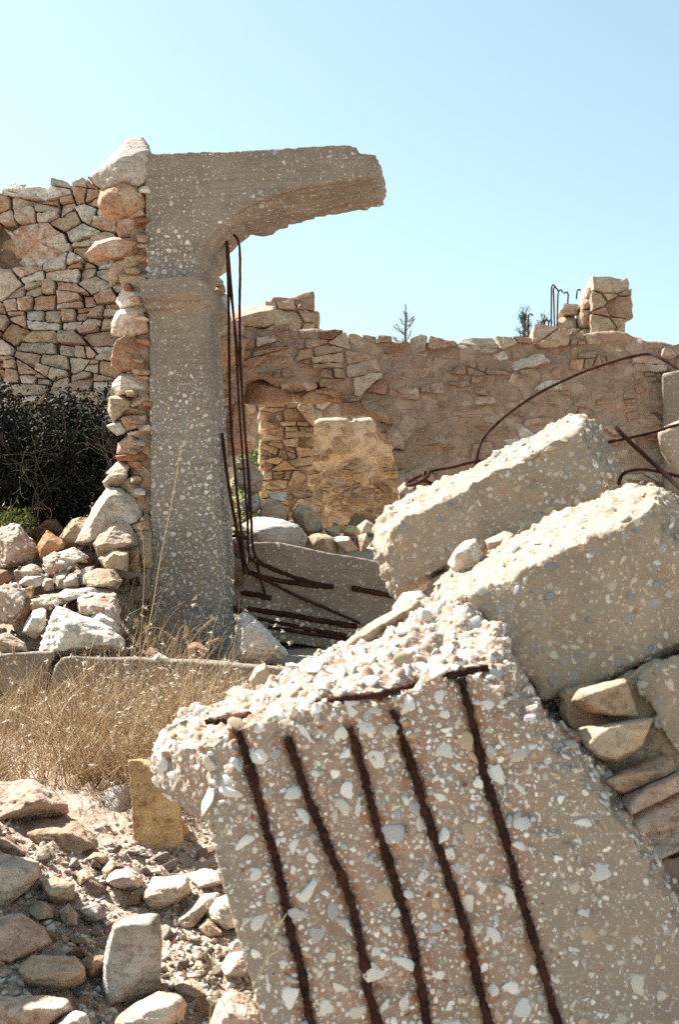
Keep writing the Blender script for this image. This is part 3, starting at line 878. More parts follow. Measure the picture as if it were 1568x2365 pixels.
# stones that lie on top of the walls and the ragged stack behind the pillar
def rock(name, label, cat, px, Y, thick, key='pale', seed=0, group=None, sub=5, p=60, amp=0.024, lean=0.0, sink=0.0, rust=None, parent=None, ledge=0.0, front=0.72, freq=2.2, drop=0.12, cuts=3):
    """a single stone from its outline: full section in the middle, narrower towards front and back"""
    rng = np.random.default_rng(seed + 100); random.seed(seed + 100)
    px = np.asarray(px, float); c = px.mean(0); h = np.ptp(px[:, 1])
    Ys = thick / 2
    pts = []
    for k, (sc, dy, off) in enumerate(((1.0, 0.0, 0.0), (1.0, -0.2, 0.0), (front, -1.0, drop), (0.78, 1.0, -0.02))):
        for q in px:
            if k == 2 and rng.random() < 0.35: continue
            f = sc * rng.uniform(0.72, 1.2) if k > 1 else 1.0
            w = c + (q - c) * f + np.array([0, off * h * (1 if q[1] < c[1] else 0.25)])
            pts.append(P(w[0], w[1], Y + dy * Ys + rng.uniform(-0.12, 0.12) * Ys + lean * (c[1] - q[1]) / F * Y))
    v, f = soft_hull(pts, sub, p, amp, freq, seed, ledge, cuts)
    if parent is None:
        b = base_of(v); o = link(name, mesh(name, v - b, f), STONE, None, b); tag(o, label, cat, group)
    else:
        o = child(name, v, f, STONE, parent)
    o.color = pick(key, rust)
    return o

lint = RW['rendered_stone_wall']
for i, (px, key) in enumerate([([(562, 876), (600, 868), (668, 880), (676, 930), (640, 938), (566, 934)], 'warm'), ([(676, 894), (720, 886), (768, 900), (772, 926), (740, 934), (680, 932)], 'tan'), ([(772, 900), (810, 886), (830, 912), (816, 940), (776, 930)], 'pale'), ([(826, 918), (862, 924), (898, 950), (908, 984), (882, 972), (850, 950)], 'warm'), ([(888, 978), (916, 984), (934, 1012), (936, 1042), (908, 1036), (894, 1010)], 'pink'), ([(904, 1036), (936, 1042), (938, 1082), (918, 1090)], 'pale'), ([(916, 1086), (938, 1080), (944, 1140), (922, 1146)], 'pink'), ([(540, 930), (566, 928), (574, 960), (566, 1034), (536, 1036)], 'warm')]):
    rock('lintel_stone' if i < 3 else 'stone', None, None, px, 9.58 if i < 3 else 9.24, 0.40, key, 320 + i, parent=lint, sub=4)
rock('flat_boulder', 'long tan boulder lying on the rendered wall against the short broken pier', 'boulder', [(530, 722), (548, 712), (600, 707), (634, 706), (642, 718), (636, 750), (612, 762), (560, 758), (532, 750)], 9.4, 0.4, 'tan', 1, rust=0.2)
st = root('stacked_stones', P(510, 740, 8.6), 'ragged stack of pale stones showing beside the pillar under the broken arch', 'stone stack')
for i, (px, key) in enumerate([
        ([(494, 594), (512, 590), (524, 600), (524, 628), (506, 640), (490, 632)], 'pale'), ([(488, 636), (506, 640), (518, 652), (508, 664), (488, 662)], 'tan'), ([(488, 662), (516, 654), (522, 672), (510, 690), (490, 688)], 'warm'),
        ([(490, 688), (514, 676), (528, 682), (528, 714), (512, 722), (490, 716)], 'pale'), ([(490, 714), (520, 718), (530, 740), (528, 780), (490, 780)], 'tan'), ([(470, 760), (540, 764), (570, 780), (560, 840), (470, 850)], 'warm')]):
    rock('stone', None, None, px, 8.9, 0.4, key, 300 + i, parent=st, sub=3)

# ------------------------------------------------------------------ solids of broken concrete
FA = Frame(345, 6.0, 9)          # the pillar's front plane
def fa(pts, d=0.0):
    uv = FA.uvs(pts); return FA.to(uv[:, 0], uv[:, 1], np.full(len(uv), d))

ARCH = [(333, 353), (430, 351), (560, 346), (690, 339), (808, 331), (822, 338), (828, 352), (866, 356), (874, 384), (870, 402), (812, 408), (770, 414), (700, 432), (640, 448), (590, 466), (545, 488), (512, 512), (484, 544), (466, 580), (454, 620), (449, 655),
        (468, 706), (466, 748), (472, 820), (478, 920), (484, 1040), (491, 1160), (499, 1290), (506, 1560), (345, 1560), (346, 1200), (347, 1000), (344, 850), (342, 712), (336, 560)]
def arch_prism(depth):
    a = fa(ARCH, 0.0); b = a + FA.d * depth
    return prism(a, b)
CAP_F = [(336, 656), (472, 649), (484, 662), (478, 690), (338, 696)]
capit = hull(np.vstack([fa(CAP_F, -0.11), fa([(338, 724), (462, 717)], 0.0), fa([(336, 655), (455, 650)], 0.05),
                        PP([(536, 738), (508, 762), (530, 752), (514, 690)], 6.34), fa([(340, 720)], 0.30)]))
# the spalled end of the beam
beam_end = hull(np.vstack([fa([(812, 372), (826, 352), (866, 357), (878, 384), (872, 408), (815, 404)], 0.03), PP([(830, 440), (874, 438), (882, 400), (880, 385)], 6.3)]))
soffit_lip = prism(fa([(548, 492), (600, 468), (700, 436), (770, 420), (860, 410), (862, 420), (780, 437), (700, 456), (650, 463), (606, 474)], 0.14), fa([(548, 492), (600, 468), (700, 436), (770, 420), (862, 406), (868, 414), (780, 428), (700, 446), (640, 464), (580, 492)], 0.40))

H1 = [(470, 1725, 2.26), (560, 1680, 2.27), (730, 1625, 2.28), (900, 1590, 2.30), (1110, 1552, 2.32), (1240, 1648, 2.33), (1330, 1760, 2.30), (1430, 1880, 2.27), (1560, 2110, 2.24), (1700, 2440, 2.2),
      (625, 2440, 2.10), (478, 1900, 2.21), (522, 2070, 2.17), (560, 2200, 2.14)]
H1B = [(600, 1580, 2.62), (744, 1508, 2.80), (900, 1412, 2.95), (985, 1375, 3.0), (1110, 1440, 2.95), (1240, 1600, 2.8), (1500, 1800, 2.75), (1800, 2440, 2.7), (720, 2440, 2.62), (580, 1900, 2.66)]
hero_a = hull(PP(H1 + H1B, 0))
lump = hull(PP([(1000, 1405, 2.62), (1080, 1400, 2.6), (1150, 1440, 2.5), (1180, 1500, 2.44), (1250, 1640, 2.36), (1130, 1560, 2.33), (980, 1580, 2.36), (860, 1560, 2.46), (900, 1470, 2.66), (1100, 1650, 2.42), (1200, 1560, 2.7), (960, 1400, 2.9)], 0))
END = [(345, 1735, 2.50), (352, 1790, 2.52), (384, 1838, 2.52), (430, 1880, 2.46), (478, 1905, 2.36), (470, 1722, 2.32), (404, 1676, 2.56), (480, 1632, 2.68), (610, 1568, 2.80), (590, 1650, 2.40), (520, 1900, 2.6), (700, 1560, 2.8), (380, 1700, 2.66)]
hero_b = hull(PP(END, 0))

SB = [(1075, 1378, 2.62), (1149, 1361, 2.62), (1237, 1313, 2.62), (1301, 1289, 2.61), (1357, 1253, 2.6), (1441, 1213, 2.6), (1500, 1170, 2.62), (1530, 1150, 2.68), (1640, 1350, 2.62), (1640, 1470, 2.6),
      (1568, 1489, 2.58), (1501, 1513, 2.57), (1441, 1545, 2.57), (1325, 1597, 2.57), (1241, 1613, 2.57), (1195, 1520, 2.58), (1149, 1441, 2.6), (1100, 1420, 2.62)]
SBB = [(985, 1400, 3.02), (1000, 1360, 3.05), (1040, 1315, 3.06), (1121, 1276, 3.05), (1197, 1238, 3.04), (1289, 1185, 3.02), (1361, 1155, 3.0), (1441, 1115, 3.0), (1512, 1106, 2.98), (1560, 1150, 2.95), (1700, 1360, 2.95), (1700, 1560, 3.0), (1150, 1600, 3.05)]
SA = [(900, 1226, 3.2), (941, 1197, 3.2), (1001, 1165, 3.2), (1061, 1141, 3.2), (1181, 1073, 3.2), (1241, 1041, 3.2), (1293, 1013, 3.2), (1341, 985, 3.22), (1392, 1085, 3.2), (1381, 1133, 3.19), (1301, 1181, 3.18), (1221, 1209, 3.18), (1081, 1262, 3.18), (1001, 1325, 3.18), (941, 1350, 3.2), (908, 1372, 3.24), (888, 1340, 3.25), (866, 1290, 3.27)]
SAB = [(858, 1238, 3.42), (900, 1172, 3.6), (941, 1152, 3.64), (1021, 1114, 3.64), (1101, 1072, 3.63), (1181, 1028, 3.62), (1261, 990, 3.6), (1341, 953, 3.6), (1360, 960, 3.58), (1393, 1000, 3.5), (1436, 1098, 3.4), (1400, 1200, 3.7), (930, 1380, 3.7)]

BEAM = [(572, 1262), (582, 1250), (641, 1252), (705, 1266), (760, 1277), (810, 1285), (905, 1302), (990, 1318), (990, 1530), (900, 1512), (760, 1500), (640, 1482), (560, 1446), (552, 1404), (557, 1370), (564, 1318)]
ll = [(-160, 1516), (-30, 1511), (40, 1508), (122, 1503), (128, 1512), (112, 1546), (92, 1602), (-160, 1596)]
lr = [(136, 1520), (165, 1516), (304, 1522), (440, 1529), (560, 1538), (680, 1545), (680, 1640), (300, 1640), (102, 1612), (112, 1574)]

jobs = {
    'arch': (*join([arch_prism(0.38), capit, beam_end, soffit_lip]), 0.0115),
    'hero': (*join([hero_a, lump, hero_b]), 0.0058),
    'slab_b': (*hull(PP(SB + SBB, 0)), 0.0072),
    'slab_a': (*hull(PP(SA + SAB, 0)), 0.008),
    'beam': (*prism(PP(BEAM, 6.3), PP(BEAM, 6.3) + np.array([0.06, 0.36, 0.0])), 0.013),
    'low_left': (*prism(PP(ll, 5.0), PP(ll, 5.0) + np.array([0, 0.2, 0.0])), 0.012),
    'low_right': (*prism(PP(lr, 4.95), PP(lr, 4.95) + np.array([0, 0.2, 0.0])), 0.012),
}
SOL = remesh_all(jobs)
def broke(key, it=2, fine=0.004, coarse=0.012, lump=0.0, lumpscale=34, mask=None, seed=0, extra=None):
    v, f = SOL[key]; v = relax(v, f, it); n = normals(v, f)
    d = fbm(v * 5, 4, seed) * coarse + fbm(v * 38, 4, seed + 5, 0.6) * fine
    m = mask(v, n) if mask is not None else np.ones(len(v))
    if lump:
        k = m > 0.01
        a, b, c = worley(v[k] * lumpscale, seed + 2); a2, b2, c2 = worley(v[k] * lumpscale * 1.9, seed + 12)
        d[k] += m[k] * (np.maximum(0, 0.62 - a) * lump * (0.4 + c) * 2.2 + np.maximum(0, 0.6 - a2) * lump * 0.8 - lump * 0.5 + fbm(v[k] * 11, 3, seed + 7) * lump * 2.2)
    if extra is not None: d = d + extra(v, n)
    v = v + n * d[:, None]
    SOL[key] = (v, f); return v, f

def solid(name, key, mat, label, cat):
    v, f = SOL[key]; b = base_of(v)
    o = link(name, mesh(name, v - b, f), mat, None, b); tag(o, label, cat); return o

def solid_root(name, key, mat, label, cat, part):
    v, f = SOL[key]; b = base_of(v); r = root(name, b, label, cat)
    link(part, mesh(part, v - b, f), mat, r); return r

# -- the arch: pillar, springing moulding and the broken stub of the arch
def arch_extra(v, n):
    soff = sstep(-0.3, -0.7, n[:, 2]) * sstep(2.9, 3.2, v[:, 2])
    ln = np.abs(((v - FA.o) @ FA.d) / 0.11 % 1 - 0.5)
    low = sstep(2.75, 2.3, v[:, 2])
    return soff * (fbm(v * np.array([5, 24, 5]), 4, 3) * 0.022 - 0.02 * sstep(0.14, 0.05, ln)) + low * fbm(v * 45, 3, 17) * 0.005
broke('arch', 0, 0.003, 0.005, 0.006, 30, lambda v, n: sstep(0.98, 1.06, (v - FA.o) @ FA.u) * sstep(3.3, 3.4, v[:, 2]), seed=1, extra=arch_extra)
pillar = solid_root('broken_arch', 'arch', CONC_FRAME, 'tall grey concrete pillar carrying the stub of a broken arch', 'arch', 'concrete_frame')
front = lambda c, n: ((n @ FA.d) < -0.4) * 1.0
zA = 2.78
def agg_mask(c, n):
    f = (n @ FA.d) < 0.35
    a = sstep(2.9, 2.45, c[:, 2]) * (0.75 + 0.25 * sstep(2.1, 1.6, c[:, 2]))
    u = (c - FA.o) @ FA.u
    sp = sstep(3.62, 3.5, c[:, 2]) * sstep(3.28, 3.34, c[:, 2]) * sstep(0.26, 0.18, u) * 0.9
    band = 0.03 * (c[:, 2] > 3.6) * (fbm(c * np.array([2.2, 2.2, 7]), 2, 6) > 0.05)
    pat = 0.5 + 0.5 * sstep(-0.15, 0.2, fbm(c * np.array([4, 4, 2.5]), 3, 47))
    return f * np.maximum(np.maximum(a * pat, sp), band) * ((c[:, 2] < 3.13) | (c[:, 2] > 3.33))
add_pebbles(pillar, SOL['arch'], 15000, 0.005, 0.019, PEBGREY, agg_mask, 0.42, 200, 0.06, 2.4)

o = rock('spalled_end', None, None, [(808, 376), (824, 354), (866, 356), (875, 376), (883, 394), (876, 410), (846, 408), (812, 400)], 5.945, 0.2, 'tan', 77, parent=pillar, rust=0.4, p=70)
# -- fallen beam at the pillar's foot
bm_fr = lambda c, n: (n[:, 1] < -0.5) * np.maximum(sstep(1.55, 1.5, c[:, 2] + 0.18 * (c[:, 0] + 0.5)), 0.05)
broke('beam', 1, 0.003, 0.008, 0.008, 40, lambda v, n: (n[:, 1] < -0.4) * sstep(1.66, 1.60, v[:, 2] + 0.20 * (v[:, 0] + 0.5)), seed=3)
fbeam = solid_root('fallen_beam', 'beam', CONC_BEAM, 'fallen grey concrete beam with exposed rusty bars leaning at the foot of the pillar', 'beam', 'concrete_body')
add_pebbles(fbeam, SOL['beam'], 1800, 0.006, 0.02, PEBDULL, lambda c, n: (n[:, 1] < -0.4) * sstep(1.66, 1.60, c[:, 2] + 0.20 * (c[:, 0] + 0.5)) + 0.004, 0.45, 40, 0.06, 2.2)

broke('low_left', 1, 0.003, 0.008, 0.010, 30, lambda v, n: sstep(0.3, 0.8, n[:, 0]), seed=5)
broke('low_right', 1, 0.003, 0.008, 0.010, 30, lambda v, n: sstep(-0.3, -0.8, n[:, 0]), seed=6)
solid('concrete_kerb_beam', 'low_left', CONC_BEAM, 'shorter length of the cracked low concrete beam, with a dark gap beneath it, below the boulders', 'beam')
solid('concrete_kerb_beam', 'low_right', CONC_BEAM, 'longer length of the cracked low concrete beam behind the dry grass', 'beam')

# -- the big broken block with the row of rusty bars
TREEH = None
v, f = SOL['hero']
BARS = [[(548, 1690), (566, 1740), (588, 1820), (612, 1905), (636, 1985), (652, 2060), (668, 2140), (690, 2220), (704, 2290), (724, 2400)],
        [(664, 1706), (684, 1760), (706, 1830), (736, 1905), (770, 1985), (800, 2055), (820, 2120), (838, 2200), (852, 2290), (880, 2400)],
        [(808, 1682), (826, 1740), (846, 1815), (866, 1890), (888, 1960), (914, 2040), (938, 2120), (958, 2200), (974, 2290), (996, 2400)],
        [(908, 1640), (934, 1720), (962, 1800), (986, 1880), (1010, 1950), (1044, 2050), (1068, 2120), (1090, 2200), (1110, 2290), (1140, 2400)],
        [(1066, 1566), (1084, 1640), (1110, 1740), (1140, 1850), (1166, 1930), (1196, 2040), (1222, 2130), (1250, 2220), (1272, 2300), (1300, 2400)]]
TIES = [[(474, 1668), (520, 1662), (576, 1652)], [(732, 1622), (800, 1612), (880, 1604), (960, 1580), (1040, 1560), (1126, 1542)]]
def top_mask(v, n):
    up = sstep(0.15, 0.55, n[:, 2])
    end = sstep(-0.25, -0.6, n[:, 0]) * sstep(1.1, 1.3, v[:, 2])
    right = sstep(0.30, 0.42, v[:, 0]) * sstep(1.25, 1.38, v[:, 2])
    return np.clip(np.maximum(np.maximum(up, end * 0.9), right * 0.6), 0, 1)
broke('hero', 2, 0.003, 0.010, 0.013, 30, top_mask, seed=7, extra=lambda v, n: -0.008 * np.maximum(0, fbm(v * 16, 3, 31) - 0.2) * 4)
hb = tree_of(*SOL['hero'])
# rusty grooves where the bars lie
v, f = SOL['hero']; n = normals(v, f); d = np.zeros(len(v))
BARP = []
for path in BARS + TIES:
    pts = []
    for (a, b) in path:
        h, _ = look(hb, a, b)
        if h is not None: pts.append(h)
    BARP.append(np.array(pts))
for pts in BARP:
    s = np.concatenate([pts[i] + (pts[i + 1] - pts[i]) * np.linspace(0, 1, 40)[:, None] for i in range(len(pts) - 1)])
    lo, hi = s.min(0) - 0.05, s.max(0) + 0.05
    k = np.nonzero(((v > lo) & (v < hi)).all(1))[0]
    dist = np.full(len(k), 9.0)
    for c in range(0, len(s), 4): dist = np.minimum(dist, np.linalg.norm(v[k] - s[c], axis=1))
    d[k] -= 0.009 * sstep(0.020, 0.008, dist + fbm(v[k] * 50, 2, 3) * 0.006)
SOL['hero'] = (v + n * d[:, None], f)
def prt(c):
    return 784 + c[:, 0] / c[:, 1] * F, HOR - (c[:, 2] - CAMZ) / c[:, 1] * F
def skin_of(c, n):
    """how far the cast skin is still on: along one edge of the face and over its lower corner"""
    x, y = prt(c); w = fbm(c * 9, 4, 4) * 70
    left = sstep(0, 75, x + w - (470 + np.maximum(0, y - 1760) * 0.235 + np.maximum(0, y - 1980) * 0.06))
    right = sstep(0, -140, x + w - (1310 + (y - 1800) * 0.06))
    return (1 - left * right) * (n[:, 1] < 0.2) * (1 - top_mask(c, n))
hv, hf = SOL['hero']; hbase = base_of(hv)
hero = root('concrete_block', hbase, 'massive broken concrete block with five rusty bars running down its pebbly face', 'concrete block')
sk = skin_of(hv, normals(hv, hf)); bd = np.full(len(hv), 9.0)
for pts in BARP:
    q_ = np.concatenate([pts[i] + (pts[i + 1] - pts[i]) * np.linspace(0, 1, 10)[:, None] for i in range(len(pts) - 1)])
    lo, hi = q_.min(0) - 0.08, q_.max(0) + 0.08; k_ = np.nonzero(((hv > lo) & (hv < hi)).all(1))[0]
    for c_ in q_: bd[k_] = np.minimum(bd[k_], np.linalg.norm(hv[k_] - c_, axis=1))
st_ = sstep(0.040, 0.008, bd + fbm(hv * 30, 3, 8) * 0.012)
link('concrete_body', mesh('concrete_body', hv - hbase, hf, tint=np.column_stack([sk, st_, sk])), CONC_HERO, hero)
hl = np.array(hero.location[:])
for i, pts in enumerate(BARP):
    pts = pts + np.array([0, 0.005, 0])
    ln = np.linalg.norm(np.diff(pts, axis=0), axis=1).sum(); m = int(ln / 0.0035)
    rad = (0.0098 if i < 5 else 0.0095) * (1 + 0.28 * fbm(np.column_stack([np.linspace(0, ln * 14, m + 1), np.full(m + 1, i * 3.3), np.zeros(m + 1)]), 3, 2)) * sstep(-0.02, 0.06, np.linspace(0, 1, m + 1)) 
    tv, tf = tube(pts, 1.0, 12, 0, 0, 0.0035)
    n_ring = (len(tv) - 2) // 12
    rad = np.interp(np.linspace(0, 1, n_ring), np.linspace(0, 1, m + 1), rad)
    tv, tf = tube(pts, 0.0066, 12, 0.5, i, 0.0035)
    w, fl = tv, tf
    ob = link('reinforcing_bar', mesh('reinforcing_bar', w - hl, fl), RUST, hero)
    # flakes of rust along the bar
    cen = pts[0] + 0
    s = np.concatenate([pts[j] + (pts[j + 1] - pts[j]) * RNG.random((26, 1)) for j in range(len(pts) - 1)])
    nn = RNG.normal(size=s.shape) * np.array([1, 0.35, 0.5]) + np.array([0, -0.5, 0]); nn /= np.linalg.norm(nn, axis=1, keepdims=True)
    fv, ff, fcol = pebble_mesh(s + nn * 0.0075, nn, RNG.uniform(0.0015, 0.005, len(s)), 0.8, np.ones((len(s), 3)))
    ob = link('rust_flakes', mesh('rust_flakes', fv - hl, ff), RUST, hero); ob['kind'] = 'stuff'
def bar_clear(c):
    d = np.full(len(c), 9.0)
    for pts in BARP:
        s = np.concatenate([pts[i] + (pts[i + 1] - pts[i]) * np.linspace(0, 1, 8)[:, None] for i in range(len(pts) - 1)])
        for q in s: d = np.minimum(d, np.linalg.norm(c - q, axis=1))
    return (d > 0.014) * 1.0
def face_mask(c, n):
    x, y = prt(c)
    thinr = 0.16 * sstep(1200, 1300, x) * sstep(1700, 1560, x) * sstep(0, -200, x - (1560 + (y - 2150) * 0.35))
    pat = 0.25 + 0.75 * sstep(-0.15, 0.2, fbm(c * 6.5, 3, 44))
    return pat * (n[:, 1] < -0.45) * np.clip(np.maximum(1 - skin_of(c, n), thinr), 0.03, 1) * bar_clear(c)
add_pebbles(hero, SOL['hero'], 3000, 0.0075, 0.028, PEBCOL, face_mask, 0.34, 300, 0.06, 4.2)
add_pebbles(hero, SOL['hero'], 15000, 0.0028, 0.0082, PEBCOL, face_mask, 0.36, 0, 0.08, 1.5)
add_pebbles(hero, SOL['hero'], 4600, 0.0035, 0.021, [((0.62, 0.56, 0.52), 8), ((0.50, 0.48, 0.45), 6), ((0.46, 0.42, 0.36), 5), ((0.42, 0.42, 0.42), 2)], lambda c, n: top_mask(c, n) * (n[:, 1] < 0.3) * bar_clear(c), 0.6, 60, 0.3, 2.2)

# -- the two slabs above it
def edge_mask(v, n):
    up = sstep(0.2, 0.6, n[:, 2]); r = sstep(0.35, 0.6, n[:, 0]); l = sstep(-0.3, -0.6, n[:, 0])
    return np.clip(np.maximum(up * 0.7, np.maximum(r, l)), 0, 1)
CHIP = lambda v, n: -0.05 * np.maximum(0, fbm(v * 8, 3, 31) - 0.22)
broke('slab_b', 2, 0.004, 0.020, 0.011, 34, edge_mask, seed=11, extra=CHIP)
slab_b = solid_root('concrete_slab', 'slab_b', CONC_SLAB, 'thick broken concrete slab resting on the big block under the sloping upper slab', 'concrete slab', 'concrete_body')
add_pebbles(slab_b, SOL['slab_b'], 4600, 0.003, 0.015, PEBDULL, lambda c, n: (n[:, 1] < -0.4) * (0.2 + 0.8 * sstep(-0.1, 0.25, fbm(c * 6, 3, 45))), 0.32, 160, 0.07, 3.0)
add_pebbles(slab_b, SOL['slab_b'], 1500, 0.004, 0.013, PEBCOL, lambda c, n: edge_mask(c, n) * (n[:, 1] < 0.4) * np.where(n[:, 0] > 0.3, 1.0, 0.4), 0.5, 20, 0.25, 2.5)
broke('slab_a', 2, 0.004, 0.020, 0.012, 30, edge_mask, seed=12, extra=CHIP)
slab_a = solid_root('concrete_slab', 'slab_a', CONC_SLAB, 'uppermost concrete slab sloping up towards the sky with a sunlit top edge', 'concrete slab', 'concrete_body')
add_pebbles(slab_a, SOL['slab_a'], 1800, 0.0035, 0.018, PEBDULL, lambda c, n: (n[:, 1] < -0.4) * (0.2 + 0.8 * sstep(-0.1, 0.25, fbm(c * 5, 3, 46))), 0.32, 100, 0.07, 3.2)
add_pebbles(slab_a, SOL['slab_a'], 1500, 0.005, 0.018, PEBCOL, lambda c, n: edge_mask(c, n) * (n[:, 1] < 0.4) * np.where(n[:, 0] > 0.3, 1.0, 0.2), 0.55, 30, 0.2, 2.5)

# ------------------------------------------------------------------ masonry strip on the pillar's flank
strip = root('masonry_strip', P(290, 1240, 6.15), 'ragged upright strip of white and rust stones bonded to the pillar', 'masonry')
STRIP = [
    ([(215, 401), (270, 361), (295, 326), (325, 320), (343, 341), (343, 356), (335, 426), (305, 426), (280, 418), (220, 434)], 'grey', 0.15, 0.34),
    ([(235, 436), (280, 424), (320, 431), (335, 461), (333, 496), (305, 516), (275, 504), (240, 496), (232, 471)], 'tan', 1.0, 0.34),
    ([(275, 500), (305, 512), (334, 498), (334, 548), (280, 553), (270, 531)], 'pink', 1.0, 0.28),
    ([(198, 586), (220, 561), (260, 551), (334, 551), (334, 596), (280, 593), (210, 603)], 'pink', 0.8, 0.34),
    ([(248, 631), (260, 606), (287, 594), (297, 621), (275, 643), (255, 661)], 'pale', 0.15, 0.2),
    ([(285, 594), (334, 590), (334, 630), (285, 628)], 'tan', 0.15, 0.25), ([(272, 634), (334, 630), (332, 660), (280, 664)], 'tan', 0.1, 0.25),
    ([(268, 696), (285, 664), (320, 661), (336, 681), (334, 700), (280, 712)], 'white', 0.15, 0.28),
    ([(255, 751), (270, 721), (300, 707), (338, 704), (341, 763), (300, 777), (258, 772)], 'white', 0.8, 0.32),
    ([(248, 836), (268, 791), (300, 773), (330, 779), (343, 826), (343, 848), (300, 859), (253, 848)], 'red', 0.4, 0.32),
    ([(257, 888), (280, 866), (345, 862), (346, 904), (270, 914)], 'white', 0.15, 0.28),
    ([(248, 948), (252, 918), (295, 911), (306, 928), (290, 955), (260, 972)], 'tan', 0.15, 0.24), ([(295, 918), (345, 908), (347, 933), (303, 938)], 'pale', 0.3, 0.25),
    ([(284, 940), (347, 934), (347, 955), (280, 962)], 'tan', 0.5, 0.25), ([(278, 963), (346, 953), (348, 982), (290, 996)], 'pink', 0.8, 0.26),
    ([(246, 984), (280, 970), (292, 998), (270, 1005)], 'white', 0.1, 0.2), ([(295, 1000), (346, 994), (346, 1025), (298, 1025)], 'pale', 0.4, 0.25),
    ([(273, 1025), (300, 1003), (341, 1028), (342, 1050), (270, 1048)], 'pink', 0.5, 0.25), ([(266, 1053), (312, 1046), (342, 1050), (342, 1070), (272, 1064)], 'red', 0.4, 0.25),
    ([(243, 1093), (275, 1064), (302, 1073), (287, 1098)], 'pale', 0.15, 0.24), ([(293, 1065), (315, 1063), (353, 1093), (352, 1103), (303, 1105)], 'pink', 0.2, 0.26),
    ([(237, 1113), (255, 1093), (292, 1096), (287, 1125), (243, 1127)], 'pale', 0.15, 0.24), ([(278, 1128), (295, 1106), (341, 1104), (361, 1128), (346, 1160), (312, 1150)], 'tan', 0.1, 0.28)]
for i, (px, key, rust, th) in enumerate(STRIP):
    px = np.array(px, float); pc = px.mean(0); px = pc + (px - pc) * np.array([1.05, 1.10])
    rock('stone', None, None, px, 6.16, th, key, 400 + i, parent=strip, sub=5, rust=rust, amp=0.022, p=90, drop=0.03, front=0.95, ledge=0.03, cuts=7)
rgs = np.random.default_rng(5)
for i in range(26):
    cx, cy = rgs.uniform(296, 342), 432 + i * 28 + rgs.uniform(-8, 8); w, h = rgs.uniform(12, 24), rgs.uniform(7, 12)
    rock('stone', None, None, [(cx - w, cy - h * rgs.uniform(0.3, 1)), (cx + w * 0.3, cy - h), (cx + w, cy - h * 0.2), (cx + w * 0.8, cy + h), (cx - w * 0.7, cy + h * 0.8)], 6.05 + rgs.uniform(0, 0.06), 0.2, ['white', 'pale', 'tan', 'red', 'pink'][i % 5], 450 + i, parent=strip, sub=4, amp=0.022, p=90, drop=0.03, front=0.9, cuts=5)
# the mortar that holds them to the concrete
a = PP([(318, 420), (342, 416), (342, 520), (342, 640), (344, 760), (350, 900), (350, 1040), (352, 1180), (318, 1180), (316, 900), (308, 700), (306, 560), (308, 470)], 6.06)
mv, mf = remesh_all({'m': (*prism(a, a + np.array([0.05, 0.26, 0])), 0.02)})['m']
mv = relax(mv, mf, 1); mv = mv + normals(mv, mf) * (fbm(mv * 14, 4, 3) * 0.035 + 0.012)[:, None]
child('mortar_core', mv, mf, MORTAR, strip)

